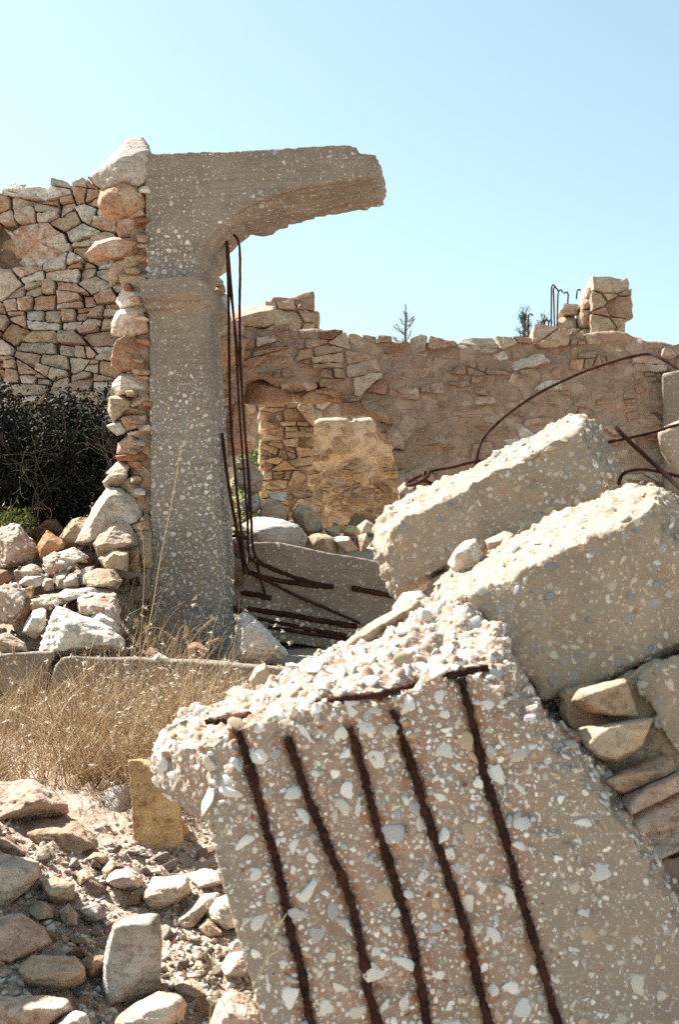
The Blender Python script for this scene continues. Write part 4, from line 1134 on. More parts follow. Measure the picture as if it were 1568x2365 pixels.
# ------------------------------------------------------------------ boulders of the sunlit heap beside the pillar
HEAP = [
    ('boulder', 'conglomerate boulder speckled with pale pebbles, beside the rust coloured block', 'boulder', [(-16, 1223), (40, 1208), (70, 1243), (92, 1273), (75, 1308), (30, 1318), (-16, 1318)], 6.1, 0.34, 'pink', 0.2, 'cong'),
    ('stone_block', 'rust coloured block standing between the conglomerate boulder and cream stones', 'stone', [(85, 1258), (107, 1223), (145, 1248), (152, 1265), (90, 1300)], 6.0, 0.2, 'orange', 0.6, ''),
    ('stone', 'cream stone behind the rust coloured block at the bush edge', 'stone', [(135, 1240), (165, 1198), (205, 1193), (224, 1218), (175, 1262), (145, 1262)], 6.25, 0.25, 'pale', 0.3, ''),
    ('boulder', 'big leaning cream boulder below the masonry strip', 'boulder', [(170, 1253), (205, 1198), (220, 1158), (250, 1123), (280, 1126), (320, 1154), (337, 1190), (300, 1212), (250, 1212), (220, 1246), (190, 1262)], 6.1, 0.34, 'pale', 0.25, ''),
    ('boulder', 'pinkish boulder under the big leaning cream boulder', 'boulder', [(213, 1255), (235, 1218), (280, 1200), (307, 1218), (316, 1255), (270, 1277), (225, 1292)], 5.95, 0.3, 'pink', 0.2, ''),
    ('stone', 'rounded tan stone under the pinkish boulder', 'stone', [(226, 1290), (260, 1268), (297, 1273), (294, 1322), (235, 1318)], 5.86, 0.24, 'tan', 0.1, ''),
    ('stone_slab', 'narrow upright slab leaning on the foot of the masonry strip', 'stone', [(313, 1228), (350, 1226), (352, 1318), (328, 1312)], 5.98, 0.2, 'tan', 0.1, ''),
    ('stone', 'brown stone wedged beside the narrow upright slab', 'stone', [(288, 1268), (322, 1256), (326, 1322), (293, 1322)], 5.96, 0.22, 'warm', 0.3, ''),
    ('stone', 'flat reddish stone between the big leaning boulder and the narrow upright slab', 'stone', [(298, 1210), (348, 1196), (352, 1222), (306, 1232)], 6.05, 0.22, 'pink', 0.8, ''),
    ('stone', 'white topped stone lying on the small conglomerate block', 'stone', [(123, 1280), (170, 1263), (207, 1288), (165, 1306), (130, 1306)], 5.85, 0.24, 'white', 0.1, ''),
    ('stone_block', 'small conglomerate block under the white topped stone', 'stone', [(98, 1290), (125, 1273), (134, 1303), (177, 1303), (165, 1327), (106, 1332)], 5.8, 0.22, 'pink', 0.2, 'cong'),
    ('boulder', 'tan boulder with a rough brown face above the conglomerate block', 'boulder', [(190, 1330), (220, 1313), (265, 1316), (282, 1338), (272, 1362), (198, 1358)], 5.7, 0.3, 'warm', 0.3, ''),
    ('stone', 'slim white stone set against the tan boulder', 'stone', [(173, 1355), (188, 1313), (217, 1306), (202, 1330), (197, 1358)], 5.75, 0.2, 'white', 0.2, ''),
    ('stone', 'upright cream chunk with a narrow top among the heap', 'stone', [(123, 1325), (157, 1316), (152, 1362), (120, 1366)], 5.72, 0.2, 'pale', 0.2, ''),
    ('stone', 'pale squared chunk in front of the slim white stone', 'stone', [(140, 1337), (177, 1323), (182, 1357), (142, 1362)], 5.66, 0.16, 'pale', 0.1, ''),
    ('stone_block', 'conglomerate block with large white pebbles beside an orange stone', 'stone', [(-16, 1355), (40, 1346), (62, 1370), (56, 1422), (30, 1442), (-16, 1440)], 5.5, 0.26, 'pink', 0.1, 'cong'),
    ('stone', 'orange stone squeezed beside the conglomerate block with large white pebbles', 'stone', [(52, 1360), (78, 1352), (74, 1412), (54, 1440), (46, 1420)], 5.52, 0.2, 'orange', 0.5, ''),
    ('stone_slab', 'flat conglomerate slab on top of the grey smooth stone', 'stone', [(58, 1380), (140, 1370), (157, 1388), (120, 1406), (60, 1412)], 5.55, 0.26, 'pale', 0.1, 'cong'),
    ('stone_slab', 'thin flat pale slab lying above the squared conglomerate block', 'stone', [(118, 1382), (150, 1360), (220, 1356), (262, 1366), (200, 1380), (140, 1392)], 5.62, 0.3, 'grey', 0.1, ''),
    ('stone_block', 'squared conglomerate block behind the large white boulder', 'stone', [(175, 1380), (205, 1368), (266, 1370), (277, 1408), (276, 1466), (245, 1440), (180, 1418)], 5.5, 0.3, 'pink', 0.15, 'cong'),
    ('stone', 'smooth grey white stone beside the large white boulder', 'stone', [(48, 1460), (75, 1408), (107, 1402), (104, 1456), (80, 1477)], 5.4, 0.22, 'white', 0.0, ''),
    ('boulder', 'large white boulder with a brown underside on the low beam', 'boulder', [(84, 1512), (112, 1428), (130, 1397), (165, 1411), (215, 1431), (260, 1451), (289, 1480), (280, 1506), (150, 1516)], 5.22, 0.36, 'white', 0.1, ''),
    ('stone', 'pale pointed stone behind the large white boulder', 'stone', [(208, 1425), (230, 1411), (265, 1431), (278, 1466), (240, 1452)], 5.38, 0.2, 'white', 0.1, ''),
    ('stone', 'white stone resting on the shorter low beam', 'stone', [(-16, 1467), (16, 1461), (56, 1485), (62, 1506), (-16, 1512)], 5.15, 0.2, 'pale', 0.2, ''),
    ('stone', 'reddish wedge tucked beside the conglomerate boulder', 'stone', [(-16, 1313), (15, 1316), (30, 1338), (10, 1358), (-16, 1358)], 5.8, 0.24, 'red', 0.3, ''),
    ('stone', 'pinkish grey boulder half buried below the conglomerate boulder', 'stone', [(30, 1318), (76, 1300), (98, 1316), (96, 1348), (40, 1354)], 5.86, 0.26, 'pink', 0.1, ''),
    ('stone', 'white hollowed stone on the heap below the small conglomerate block', 'stone', [(40, 1348), (56, 1332), (94, 1330), (110, 1346), (80, 1360)], 5.68, 0.2, 'white', 0.4, ''),
    ('stone', 'cream rounded stone next to the upright cream chunk', 'stone', [(92, 1350), (104, 1334), (122, 1338), (124, 1364), (100, 1370)], 5.66, 0.18, 'pale', 0.3, ''),
    ('stone', 'small white stone perched on the longer low beam', 'stone', [(342, 1525), (367, 1507), (390, 1521), (386, 1530)], 5.02, 0.12, 'white', 0.0, ''),
    ('stone', 'red stone lying at the foot of the pillar', 'stone', [(432, 1490), (446, 1482), (464, 1484), (478, 1500), (472, 1520), (440, 1524)], 5.5, 0.2, 'red', 0.4, ''),
    ('stone', 'brownish round stone at the pillar foot beside the red stone', 'stone', [(322, 1502), (345, 1492), (366, 1500), (372, 1524), (330, 1528)], 5.4, 0.2, 'warm', 0.2, ''),
    ('boulder', 'white triangular boulder with a grey patch at the foot of the fallen beam', 'boulder', [(540, 1520), (549, 1419), (562, 1412), (576, 1418), (601, 1437), (626, 1466), (668, 1512), (641, 1532), (576, 1536)], 5.75, 0.3, 'white', 0.05, ''),
]
def speckle(o, n, r0, r1, table=PEBCOL, flat=0.5):
    me = o.data; v = np.array([q.co[:] for q in me.vertices]) + np.array(o.location[:]); f = np.array([p.vertices[:] for p in me.polygons])
    f = np.column_stack([f, f[:, 2]]) if f.shape[1] == 3 else f
    add_pebbles(o, (v, f), n, r0, r1, table, lambda c, nn: (nn[:, 1] < 0.1) * 1.0, flat, 0, 0.06, 2.0)
for i, (name, lab, cat, px, Y, th, key, rust, ex) in enumerate(HEAP):
    o = rock(name, lab, cat, px, Y, th, key, 500 + i, rust=rust, ledge=0.035 if 'white' in lab else 0.015, amp=0.036 if cat == 'boulder' else 0.028, sub=6 if cat == 'boulder' else 5, p=60)
    if ex == 'cong': speckle(o, 300, 0.008, 0.026, [((0.62, 0.6, 0.56), 8), ((0.5, 0.45, 0.4), 3), ((0.4, 0.3, 0.24), 1)])

MID = [
    ('boulder', 'long pale blue boulder lying on the fallen beam', 'boulder', [(556, 1212), (590, 1192), (641, 1196), (691, 1215), (711, 1239), (706, 1272), (641, 1262), (578, 1258)], 7.0, 0.4, 'grey', 0.1),
    ('stone', 'dark brown stone behind the long pale blue boulder', 'stone', [(597, 1176), (623, 1150), (655, 1165), (669, 1188), (662, 1214), (641, 1204), (601, 1196)], 7.4, 0.3, 'warm', 0.3),
    ('boulder', 'tall rounded tan boulder in front of the plastered inner wall', 'boulder', [(667, 1176), (687, 1161), (723, 1172), (739, 1188), (747, 1226), (713, 1239), (685, 1221)], 7.4, 0.36, 'tan', 0.2),
    ('boulder', 'smooth tan boulder on the fallen beam next to the long pale blue boulder', 'boulder', [(705, 1264), (716, 1235), (745, 1228), (777, 1244), (783, 1278), (763, 1284)], 7.0, 0.32, 'tan', 0.1),
    ('stone', 'white sunlit wedge in the opening below the honey pier', 'stone', [(615, 1140), (662, 1136), (660, 1162), (626, 1156)], 7.9, 0.3, 'white', 0.0),
    ('boulder', 'grey tan boulder between the hanging bars and the opening', 'boulder', [(538, 1093), (583, 1078), (607, 1098), (605, 1135), (576, 1146), (545, 1120)], 7.9, 0.4, 'pink', 0.1),
    ('stone', 'reddish flat stone on top of the grey tan boulder behind the hanging bars', 'stone', [(540, 1078), (560, 1062), (590, 1074), (600, 1088), (560, 1090)], 8.0, 0.3, 'pink', 0.5),
    ('stone', 'bluish stone beneath the grey tan boulder', 'stone', [(576, 1146), (604, 1146), (604, 1172), (590, 1186), (560, 1180), (556, 1160)], 7.5, 0.3, 'grey', 0.1),
    ('stone', 'pale chunk with a pointed top in front of the inner wall', 'stone', [(757, 1244), (785, 1237), (806, 1240), (830, 1270), (799, 1280)], 7.0, 0.24, 'pale', 0.2),
    ('stone', 'angular tan chunk beside the end of the uppermost slab', 'stone', [(824, 1216), (846, 1199), (866, 1210), (859, 1234), (831, 1234)], 7.0, 0.24, 'pale', 0.3),
    ('stone', 'reddish chunk under the angular tan chunk', 'stone', [(826, 1237), (846, 1230), (855, 1255), (833, 1280)], 6.9, 0.24, 'pink', 0.7),
    ('stone', 'low tan stone behind the smooth tan boulder', 'stone', [(747, 1219), (781, 1213), (788, 1239), (762, 1246)], 7.3, 0.24, 'tan', 0.3),
    ('stone', 'ochre stone low against the plastered inner wall', 'stone', [(786, 1222), (806, 1212), (828, 1218), (828, 1240), (800, 1244)], 7.4, 0.24, 'ochre', 0.4),
    ('stone', 'small stone near the wire loop at the opening edge', 'stone', [(916, 1126), (934, 1112), (958, 1124), (952, 1150), (924, 1152)], 8.6, 0.3, 'pink', 0.2),
]
for i, (name, lab, cat, px, Y, th, key, rust) in enumerate(MID):
    rock(name, lab, cat, px, Y, th, key, 600 + i, rust=rust, p=40, amp=0.035)

# ------------------------------------------------------------------ stones on the near ground
NEARS = [
    ('boulder', 'shaded mauve boulder jutting over a hollow beside the dry grass', 'boulder', [(-20, 1804), (72, 1800), (96, 1812), (132, 1836), (160, 1864), (156, 1882), (100, 1890), (48, 1898), (24, 1890), (-20, 1892)], 3.3, 0.3, 'pink', 0.0),
    ('boulder', 'brown boulder under the shaded mauve boulder', 'boulder', [(44, 1900), (100, 1888), (160, 1884), (192, 1908), (224, 1936), (231, 1956), (188, 1986), (140, 1984), (80, 1976), (46, 1940)], 3.25, 0.3, 'warm', 0.1),
    ('boulder', 'white boulder with a sunlit top at the edge of the rubble slope', 'boulder', [(-30, 1970), (0, 1966), (40, 1974), (90, 1992), (86, 2030), (72, 2054), (32, 2084), (0, 2100), (-30, 2100)], 2.85, 0.3, 'white', 0.3),
    ('stone', 'reddish stone between the brown boulder and the white boulder', 'stone', [(-24, 1926), (24, 1934), (72, 1966), (68, 1984), (36, 1984), (-24, 1972)], 3.1, 0.2, 'warm', 0.7),
    ('stone', 'lump of crumbly conglomerate next to the white boulder', 'stone', [(94, 2038), (124, 2026), (172, 2042), (174, 2078), (124, 2092), (104, 2070)], None, 0.16, 'tan', 0.1),
    ('stone', 'two lobed pale stone below the lump of crumbly conglomerate', 'stone', [(62, 2098), (92, 2080), (128, 2098), (126, 2120), (80, 2128)], None, 0.13, 'pale', 0.1),
    ('stone', 'pale pointed cobble next to the two lobed pale stone', 'stone', [(130, 2110), (156, 2086), (178, 2110), (178, 2140), (148, 2148)], None, 0.1, 'pale', 0.1),
    ('stone', 'grey brown cobble on the bare slope above the speckled upright stone', 'stone', [(182, 2098), (224, 2086), (244, 2108), (230, 2130), (192, 2128)], None, 0.12, 'grey', 0.1),
    ('boulder', 'pink streaked boulder low on the rubble slope above the squared block', 'boulder', [(-30, 2118), (24, 2114), (52, 2106), (78, 2122), (106, 2148), (121, 2178), (88, 2204), (48, 2220), (16, 2232), (-30, 2232)], 2.62, 0.26, 'pink', 0.2),
    ('stone_block', 'squared brown block with a notched top beside the speckled upright stone', 'stone', [(34, 2218), (68, 2206), (132, 2220), (176, 2210), (198, 2232), (197, 2270), (176, 2284), (80, 2304), (46, 2274)], 2.5, 0.2, 'warm', 0.0),
    ('stone', 'dark brown stone wedged between the squared block and the speckled upright stone', 'stone', [(194, 2228), (216, 2204), (242, 2206), (238, 2256), (202, 2260)], 2.55, 0.12, 'warm', 0.4),
    ('standing_stone', 'speckled grey stone standing upright on the rubble slope', 'stone', [(234, 2240), (243, 2188), (262, 2132), (280, 2122), (328, 2109), (367, 2102), (373, 2176), (365, 2284), (344, 2300), (248, 2324), (235, 2310)], 2.5, 0.13, 'grey', 0.05),
    ('stone_slab', 'flat red and white slab at the bottom edge under the squared brown block', 'stone', [(-30, 2306), (100, 2300), (160, 2310), (170, 2332), (120, 2366), (80, 2385), (-30, 2385)], 2.36, 0.24, 'white', 0.8),
    ('stone', 'white stone cut by the bottom edge near the flat red and white slab', 'stone', [(112, 2374), (172, 2334), (198, 2344), (212, 2376), (190, 2400), (120, 2400)], 2.3, 0.14, 'white', 0.1),
    ('stone_slab', 'slab with a reddish face and white top below the speckled upright stone', 'stone', [(260, 2366), (288, 2332), (368, 2290), (416, 2294), (430, 2316), (426, 2350), (376, 2384), (270, 2390)], 2.36, 0.2, 'white', 0.6),
    ('stone', 'grey stone half buried behind the slab with a reddish face', 'stone', [(398, 2278), (440, 2258), (480, 2278), (498, 2308), (452, 2316), (424, 2310)], 2.55, 0.14, 'warm', 0.1),
    ('stone_block', 'pinkish grey block at the foot of the big concrete block', 'stone', [(476, 2380), (504, 2306), (532, 2286), (584, 2306), (606, 2324), (612, 2390), (476, 2395)], 2.3, 0.2, 'pink', 0.1),
    ('stone_slab', 'sunlit white slab leaning towards the edge of the big concrete block', 'stone', [(508, 2234), (524, 2202), (576, 2194), (590, 2252), (560, 2268), (514, 2260)], 2.6, 0.2, 'white', 0.3),
    ('stone', 'small sunlit white stone behind the sunlit white slab', 'stone', [(522, 2186), (544, 2166), (570, 2166), (570, 2196), (530, 2200)], 2.75, 0.14, 'white', 0.0),
    ('stone_block', 'cream block with a bright flat top in front of the ochre upright slab', 'stone', [(322, 2070), (352, 2026), (434, 2020), (441, 2060), (420, 2088), (348, 2114), (330, 2088)], 2.98, 0.24, 'pale', 0.05),
    ('stone', 'rounded white stone beside the cream block with a bright flat top', 'stone', [(430, 2018), (472, 2006), (508, 2014), (526, 2036), (508, 2060), (444, 2060)], 3.12, 0.2, 'white', 0.05),
    ('boulder', 'angular white boulder against the edge of the big concrete block', 'boulder', [(470, 2106), (500, 2074), (540, 2058), (562, 2096), (562, 2140), (508, 2152), (480, 2128)], 2.85, 0.22, 'white', 0.15),
    ('stone', 'tan stone under the angular white boulder', 'stone', [(454, 2142), (476, 2116), (516, 2148), (521, 2168), (480, 2172)], 2.8, 0.14, 'tan', 0.2),
    ('stone', 'crumbling ridge of pale conglomerate by the angular white boulder', 'stone', [(378, 2144), (436, 2096), (472, 2066), (508, 2062), (474, 2110), (440, 2148)], 2.9, 0.2, 'pale', 0.1),
    ('stone', 'rounded conglomerate cobble below the dry grass near the ochre upright slab', 'stone', [(242, 2034), (260, 2010), (300, 2004), (330, 2024), (330, 2046), (296, 2060), (256, 2044)], None, 0.16, 'pale', 0.1),
    ('stone', 'rounded brown cobble below the brown boulder', 'stone', [(194, 1986), (216, 1968), (246, 1974), (246, 1994), (208, 2000)], None, 0.12, 'warm', 0.0),
    ('stone', 'tilted cobble beside the rounded conglomerate cobble', 'stone', [(234, 2010), (256, 1982), (268, 1992), (258, 2014), (240, 2036)], None, 0.1, 'tan', 0.1),
    ('stone', 'small tan cobble between the brown boulder and the bare slope', 'stone', [(174, 2018), (192, 2006), (214, 2028), (184, 2046)], None, 0.1, 'tan', 0.1),
    ('standing_slab', 'tall ochre slab standing upright at the end of the big block', 'stone', [(298, 1757), (340, 1751), (352, 1757), (370, 1798), (413, 1840), (418, 1888), (431, 1990), (376, 2004), (314, 1974), (307, 1836)], 3.35, 0.11, 'ochre', 0.25),
    ('standing_slab', 'narrow yellowish slab standing behind the tall ochre slab', 'stone', [(404, 1850), (424, 1902), (442, 1944), (430, 1968), (410, 1990), (398, 1900)], 3.42, 0.09, 'ochre', 0.1),
    ('stone', 'purplish stone in shadow beside the tall ochre slab under the grass', 'stone', [(236, 1830), (262, 1812), (300, 1816), (304, 1880), (262, 1890), (238, 1866)], 3.55, 0.2, 'grey', 0.1),
]
for i, (name, lab, cat, px, Y, th, key, rust) in enumerate(NEARS):
    px = np.array(px, float)
    if Y is None: Y = on_ground(px[:, 0].mean(), px[:, 1].max() - 4)[1]
    big = np.ptp(px[:, 0]) > 80
    slab = 'standing' in name
    rock(name, lab, cat, px, Y, th, key, 700 + i, rust=rust, sub=6 if big else 5, p=60 if slab else 40, amp=0.016 if slab else 0.04, front=0.96 if slab else 0.72, drop=0.015 if slab else 0.16, ledge=0.02, freq=2.6)

# ------------------------------------------------------------------ masonry chunk toppled against the block
top = root('toppled_masonry', P(1480, 2000, 2.5), 'toppled chunk of masonry in grey mortar wedged between the big block and the slab above', 'masonry')
mort = hull(PP([(1290, 1600, 2.515), (1420, 1560, 2.515), (1600, 1510, 2.515), (1640, 1700, 2.475), (1640, 2140, 2.395), (1540, 2120, 2.395), (1480, 2040, 2.415), (1440, 1900, 2.455), (1380, 1790, 2.475), (1310, 1690, 2.495)] +
                [(1300, 1600, 2.9), (1640, 1500, 2.9), (1700, 2150, 2.9), (1400, 1900, 2.9)], 0))
chunk = hull(PP([(1468, 1556, 2.50), (1520, 1530, 2.5), (1640, 1490, 2.5), (1660, 1760, 2.46), (1560, 1736, 2.46), (1510, 1660, 2.47), (1478, 1610, 2.48)] + [(1490, 1560, 2.8), (1660, 1500, 2.8), (1660, 1740, 2.8)], 0))
S2 = remesh_all({'m': (*mort, 0.009), 'c': (*chunk, 0.008), 'p': (*hull(PP([(1472, 2018, 2.38), (1520, 1985, 2.38), (1640, 1950, 2.38), (1660, 2190, 2.36), (1545, 2120, 2.36), (1494, 2070, 2.37), (1500, 2010, 2.7), (1660, 1960, 2.7), (1660, 2180, 2.7)], 0)), 0.008)})
for k, (mt, nm, am) in {'m': (MORTAR_TAN, 'mortar_bed', 0.02), 'c': (CONC_SLAB, 'concrete_lump', 0.012), 'p': (CONC_BEAM, 'render_patch', 0.008)}.items():
    a, b = S2[k]; a = relax(a, b, 2); a = a + normals(a, b) * (fbm(a * 9, 5, 5, 0.6) * am * 1.6 + fbm(a * 40, 3, 9) * am * 0.5 - np.maximum(0, 0.1 - np.abs(fbm(a * 6, 3, 19))) * am * 4)[:, None]
    ob = child(nm, a, b, mt, top); S2[k] = (a, b)
    if k == 'c':
        add_pebbles(top, S2[k], 700, 0.005, 0.02, PEBDULL, lambda c, n: (n[:, 1] < -0.2) * 1.0, 0.45, 20, 0.2, 2.5)
for i, (px, Y, th, key) in enumerate([
        ([(1329, 1620), (1344, 1594), (1392, 1582), (1439, 1572), (1465, 1650), (1406, 1648), (1353, 1638)], 2.50, 0.14, 'tan'), ([(1342, 1686), (1406, 1676), (1492, 1664), (1474, 1721), (1424, 1758), (1384, 1749), (1364, 1721)], 2.48, 0.15, 'tan'),
        ([(1439, 1840), (1500, 1812), (1566, 1787), (1584, 1816), (1510, 1848), (1454, 1875)], 2.44, 0.14, 'pink'), ([(1450, 1880), (1584, 1831), (1588, 1897), (1485, 1919), (1459, 1908)], 2.43, 0.15, 'pink'), ([(1459, 1920), (1588, 1886), (1590, 1950), (1478, 2000)], 2.44, 0.16, 'grey'),
        ([(1404, 1800), (1450, 1776), (1540, 1744), (1560, 1776), (1490, 1806), (1430, 1834)], 2.47, 0.14, 'warm')]):
    px = np.array(px, float); pc = px.mean(0); px = pc + (px - pc) * 1.16
    rock('stone', None, None, px, Y - 0.025, th, key, 800 + i, parent=top, p=80, rust=0.25, front=0.88, drop=0.06, cuts=7)

# wedged stones around the slabs, and the shard off the frame's edge
for i, (name, lab, cat, px, Y, th, key) in enumerate([
        ('stone', 'white peaked stone wedged between the two concrete slabs', 'stone', [(1031, 1303), (1049, 1271), (1072, 1250), (1101, 1243), (1115, 1277), (1120, 1320), (1060, 1330)], 2.98, 0.16, 'white'),
        ('stone', 'pinkish stone pinched under the uppermost slab', 'stone', [(1119, 1247), (1165, 1227), (1190, 1232), (1180, 1262), (1133, 1280)], 3.14, 0.14, 'pink'),
        ('stone', 'smooth grey stone in the gap below the end of the uppermost slab', 'stone', [(905, 1402), (930, 1368), (972, 1362), (1000, 1390), (960, 1430), (910, 1430)], 3.1, 0.2, 'grey'),
        ('stone', 'dark rubble stone in the gap between the slabs', 'stone', [(985, 1352), (1010, 1326), (1040, 1312), (1046, 1352), (1000, 1380)], 3.2, 0.2, 'warm'),
        ('stone', 'sharp cream stone on the crest of the big block', 'stone', [(744, 1540), (800, 1478), (852, 1440), (930, 1395), (975, 1385), (960, 1440), (880, 1490), (800, 1540)], 2.84, 0.22, 'pale'),
        ('stone', 'small cream stone standing at the tip of the big block crest', 'stone', [(574, 1572), (590, 1540), (612, 1530), (624, 1548), (616, 1590), (586, 1600)], 2.72, 0.1, 'pale')]):
    rock(name, lab, cat, px, Y, th, key, 830 + i, p=40, rust=0.1)
sh = hull(PP([(1516, 1002, 3.4), (1540, 990, 3.4), (1640, 945, 3.4), (1660, 1062, 3.4), (1540, 1063, 3.4), (1524, 1040, 3.4), (1530, 985, 3.66), (1660, 935, 3.66), (1660, 1060, 3.66), (1545, 1055, 3.66), (2020, 1720, 3.5), (2300, 1720, 3.5), (2300, 1720, 3.75), (2020, 1720, 3.75)], 0))
a, b = remesh_all({'s': (*sh, 0.01)})['s']; a = relax(a, b, 2); a = a + normals(a, b) * (fbm(a * 12, 4, 2) * 0.008)[:, None]; bb = base_of(a)
o = link('concrete_fragment', mesh('concrete_fragment', a - bb, b), CONC_SLAB, None, bb); tag(o, 'square ended concrete fragment poking in from the side above the bent bars', 'concrete fragment')
ps = hull(np.vstack([PP([(1530, 862), (1600, 850), (1700, 850), (1700, 1250), (1536, 1250)], 8.95), PP([(1530, 862), (1600, 850), (1700, 850), (1700, 1250), (1536, 1250)], 9.3)]))
a, b = remesh_all({'s': (*ps, 0.03)})['s']; a = a + normals(a, b) * (fbm(a * 8, 3, 2) * 0.012)[:, None]; bb = base_of(a)
o = link('concrete_post', mesh('concrete_post', a - bb, b), CONC_BEAM, None, bb); tag(o, 'grey concrete post at the far end of the rendered wall', 'post')

# ------------------------------------------------------------------ loose small stones, each a thing of its own
PR_ST = []
for i in range(9):
    pts = RNG.uniform(-1, 1, size=(9, 3)) * np.array([1.0, RNG.uniform(0.6, 1), RNG.uniform(0.45, 0.8)])
    v, f = soft_hull(pts, 4, 50, 0.035, 2.0, 40 + i, 0.02, 2); v -= v.mean(0); v /= np.abs(v).max()
    m = mesh('cobble', v, f); m.materials.append(STONE); PR_ST.append(m)
MARKS = []
for q in COL.objects:
    if q.parent is None and q.get('category') in ('boulder', 'stone', 'arch', 'beam', 'bush', 'concrete block') and 'standing' != q.name:
        w = q['label'].split(); MARKS.append((np.array(q.location[:]), q['label']))
def short(label):
    for cut in (' beside ', ' below ', ' behind ', ' under ', ' between ', ' on the ', ' in front ', ' next ', ' lying ', ' standing ', ' wedged ', ' at the ', ' leaning ', ' above ', ' against ', ' near ', ' jutting ', ' carrying ', ' with ', ' low on ', ' cut by ', ' tucked ', ' half ', ' set ', ' among ', ' squeezed ', ' perched ', ' resting ', ' by the ', ' by ', ' over ', ' in shadow', ' pinched ', ' tangled ', ' in the ', ' to ', ' from '):
        k = label.find(cut)
        if k > 12: label = label[:k]
    return label
SEENL = {}
def near_label(what, key, r, big, p):
    d = [np.linalg.norm((m[0] - p) * np.array([1, 0.6, 1])) for m in MARKS]; m = MARKS[int(np.argmin(d))]
    c = {'white': 'white', 'pale': 'cream', 'tan': 'tan', 'pink': 'pinkish', 'red': 'rust red', 'grey': 'grey', 'warm': 'brown'}[key]
    sz = 'tiny' if r < big * 0.45 else 'small' if r < big * 0.7 else 'larger'
    dx = p[0] - m[0][0]; dy = p[1] - m[0][1]
    rel = 'just behind' if dy > 0.12 else 'just in front of' if dy < -0.12 else 'beside'
    t = f'{sz} {c} {what} {rel} the {short(m[1])}'
    return ' '.join(t.split()[:16])
def loose(n, place, r0, r1, keys, what, group, seed, name='small_stone', power=2.0):
    rng = np.random.default_rng(seed); random.seed(seed)
    done = []
    for _ in range(n * 6):
        if len(done) >= n: break
        p = place(rng)
        r = r0 + (r1 - r0) * rng.random() ** power
        if any(((p - q)[:2] ** 2).sum() < ((r + s) * 0.7) ** 2 for q, s in done): continue
        done.append((p, r))
        o = bpy.data.objects.new(name, PR_ST[rng.integers(len(PR_ST))]); COL.objects.link(o)
        o.location = p + np.array([0, 0, r * 0.22]); o.scale = (r, r * rng.uniform(0.7, 1), r * rng.uniform(0.7, 1))
        o.rotation_euler = rng.normal(size=3) * np.array([0.4, 0.4, 3])
        key = random.choice(keys); o.color = pick(key); tag(o, near_label(what, key, r, r1, p), 'stone', group)
def gp(x, y): return np.array([x, y, float(gfine(x, y))])
loose(190, lambda r: (lambda x, y: gp(x, y))(r.uniform(-2.1, -0.93), r.uniform(5.2, 6.7)), 0.03, 0.12, ['white', 'white', 'pale', 'tan', 'pink', 'pale', 'red'], 'stone', 'small stones filling the sunlit heap', 1)
loose(190, lambda r: (lambda p: gp(p[0], p[1]))(on_ground(r.uniform(0, 600), r.uniform(1960, 2360))), 0.012, 0.05, ['pale', 'tan', 'grey', 'white', 'white', 'pink'], 'cobble', 'small cobbles on the bare slope', 2, 'cobble', 2.5)
loose(60, lambda r: (lambda x, y: gp(x, y))(r.uniform(-0.75, 0.5), r.uniform(7.0, 8.4)), 0.05, 0.14, ['tan', 'pale', 'warm', 'pink'], 'rubble stone', 'rubble heaped behind the fallen beam', 3, 'rubble_stone')
loose(26, lambda r: (lambda x, y: gp(x, y))(r.uniform(-1.1, -0.35), r.uniform(5.1, 5.75)), 0.02, 0.06, ['warm', 'pale', 'red', 'grey'], 'shaded stone', 'little stones at the pillar foot', 4)
# gravel
n = 9000
p = np.array([on_ground(a, b) for a, b in zip(RNG.uniform(-40, 660, n), RNG.uniform(1900, 2420, n))]); p[:, 2] = gfine(p[:, 0], p[:, 1])
nn = RNG.normal(size=(n, 3)) * 0.3 + np.array([0, 0, 1.0]); nn /= np.linalg.norm(nn, axis=1, keepdims=True)
gv, gf, gc = pebble_mesh(p, nn, 0.0025 + 0.0125 * RNG.random(n) ** 4, 0.9, pebcol([((0.50, 0.42, 0.34), 5), ((0.42, 0.33, 0.26), 5), ((0.6, 0.56, 0.5), 3), ((0.36, 0.35, 0.35), 3), ((0.34, 0.2, 0.14), 1)], n))
o = link('gravel', mesh('gravel', gv, gf, tint=gc), PEBS); tag(o, 'fine gravel over the bare slope', kind='stuff')
HOOKL = ['tallest hooked bar of the tight bundle behind the rendered wall', 'second hooked bar of the tight bundle, with a wider hook', 'hooked bar bending away from the tight bundle', 'hooked bar whose tip curls back towards the tight bundle', 'short hooked bar standing closest to the dark conifer tip', 'middle one of three short hooked bars over the wall top', 'short hooked bar closest to the tight bundle', 'single hooked bar rising from the dark conifer tip', 'small hooked bar on the flank of the taller broken pier', 'small hooked bar at the top of the taller broken pier']

# ------------------------------------------------------------------ hanging and bent steel bars
pl = np.array(pillar.location[:])
HANG = [
    ([(520, 508), (521, 530), (523, 560), (526, 640), (528, 740), (529, 840), (531, 940), (537, 1030), (546, 1130), (554, 1200), (560, 1262), (566, 1300), (576, 1322), (600, 1333)], 0.0075),
    ([(521, 540), (526, 570), (532, 640), (540, 740), (546, 830), (553, 960), (562, 1080), (570, 1190), (573, 1262), (578, 1290), (600, 1306)], 0.006),
    ([(520, 538), (530, 537), (543, 545), (552, 566), (554, 620), (553, 740), (556, 850), (563, 970), (573, 1080), (579, 1180), (583, 1260), (592, 1290)], 0.0072),
    ([(522, 548), (524, 600), (532, 680), (548, 800), (560, 920), (568, 1040), (574, 1140), (572, 1230), (576, 1300)], 0.005),
    ([(512, 1000), (518, 1050), (526, 1110), (538, 1180), (552, 1250), (560, 1300), (566, 1326)], 0.009)]
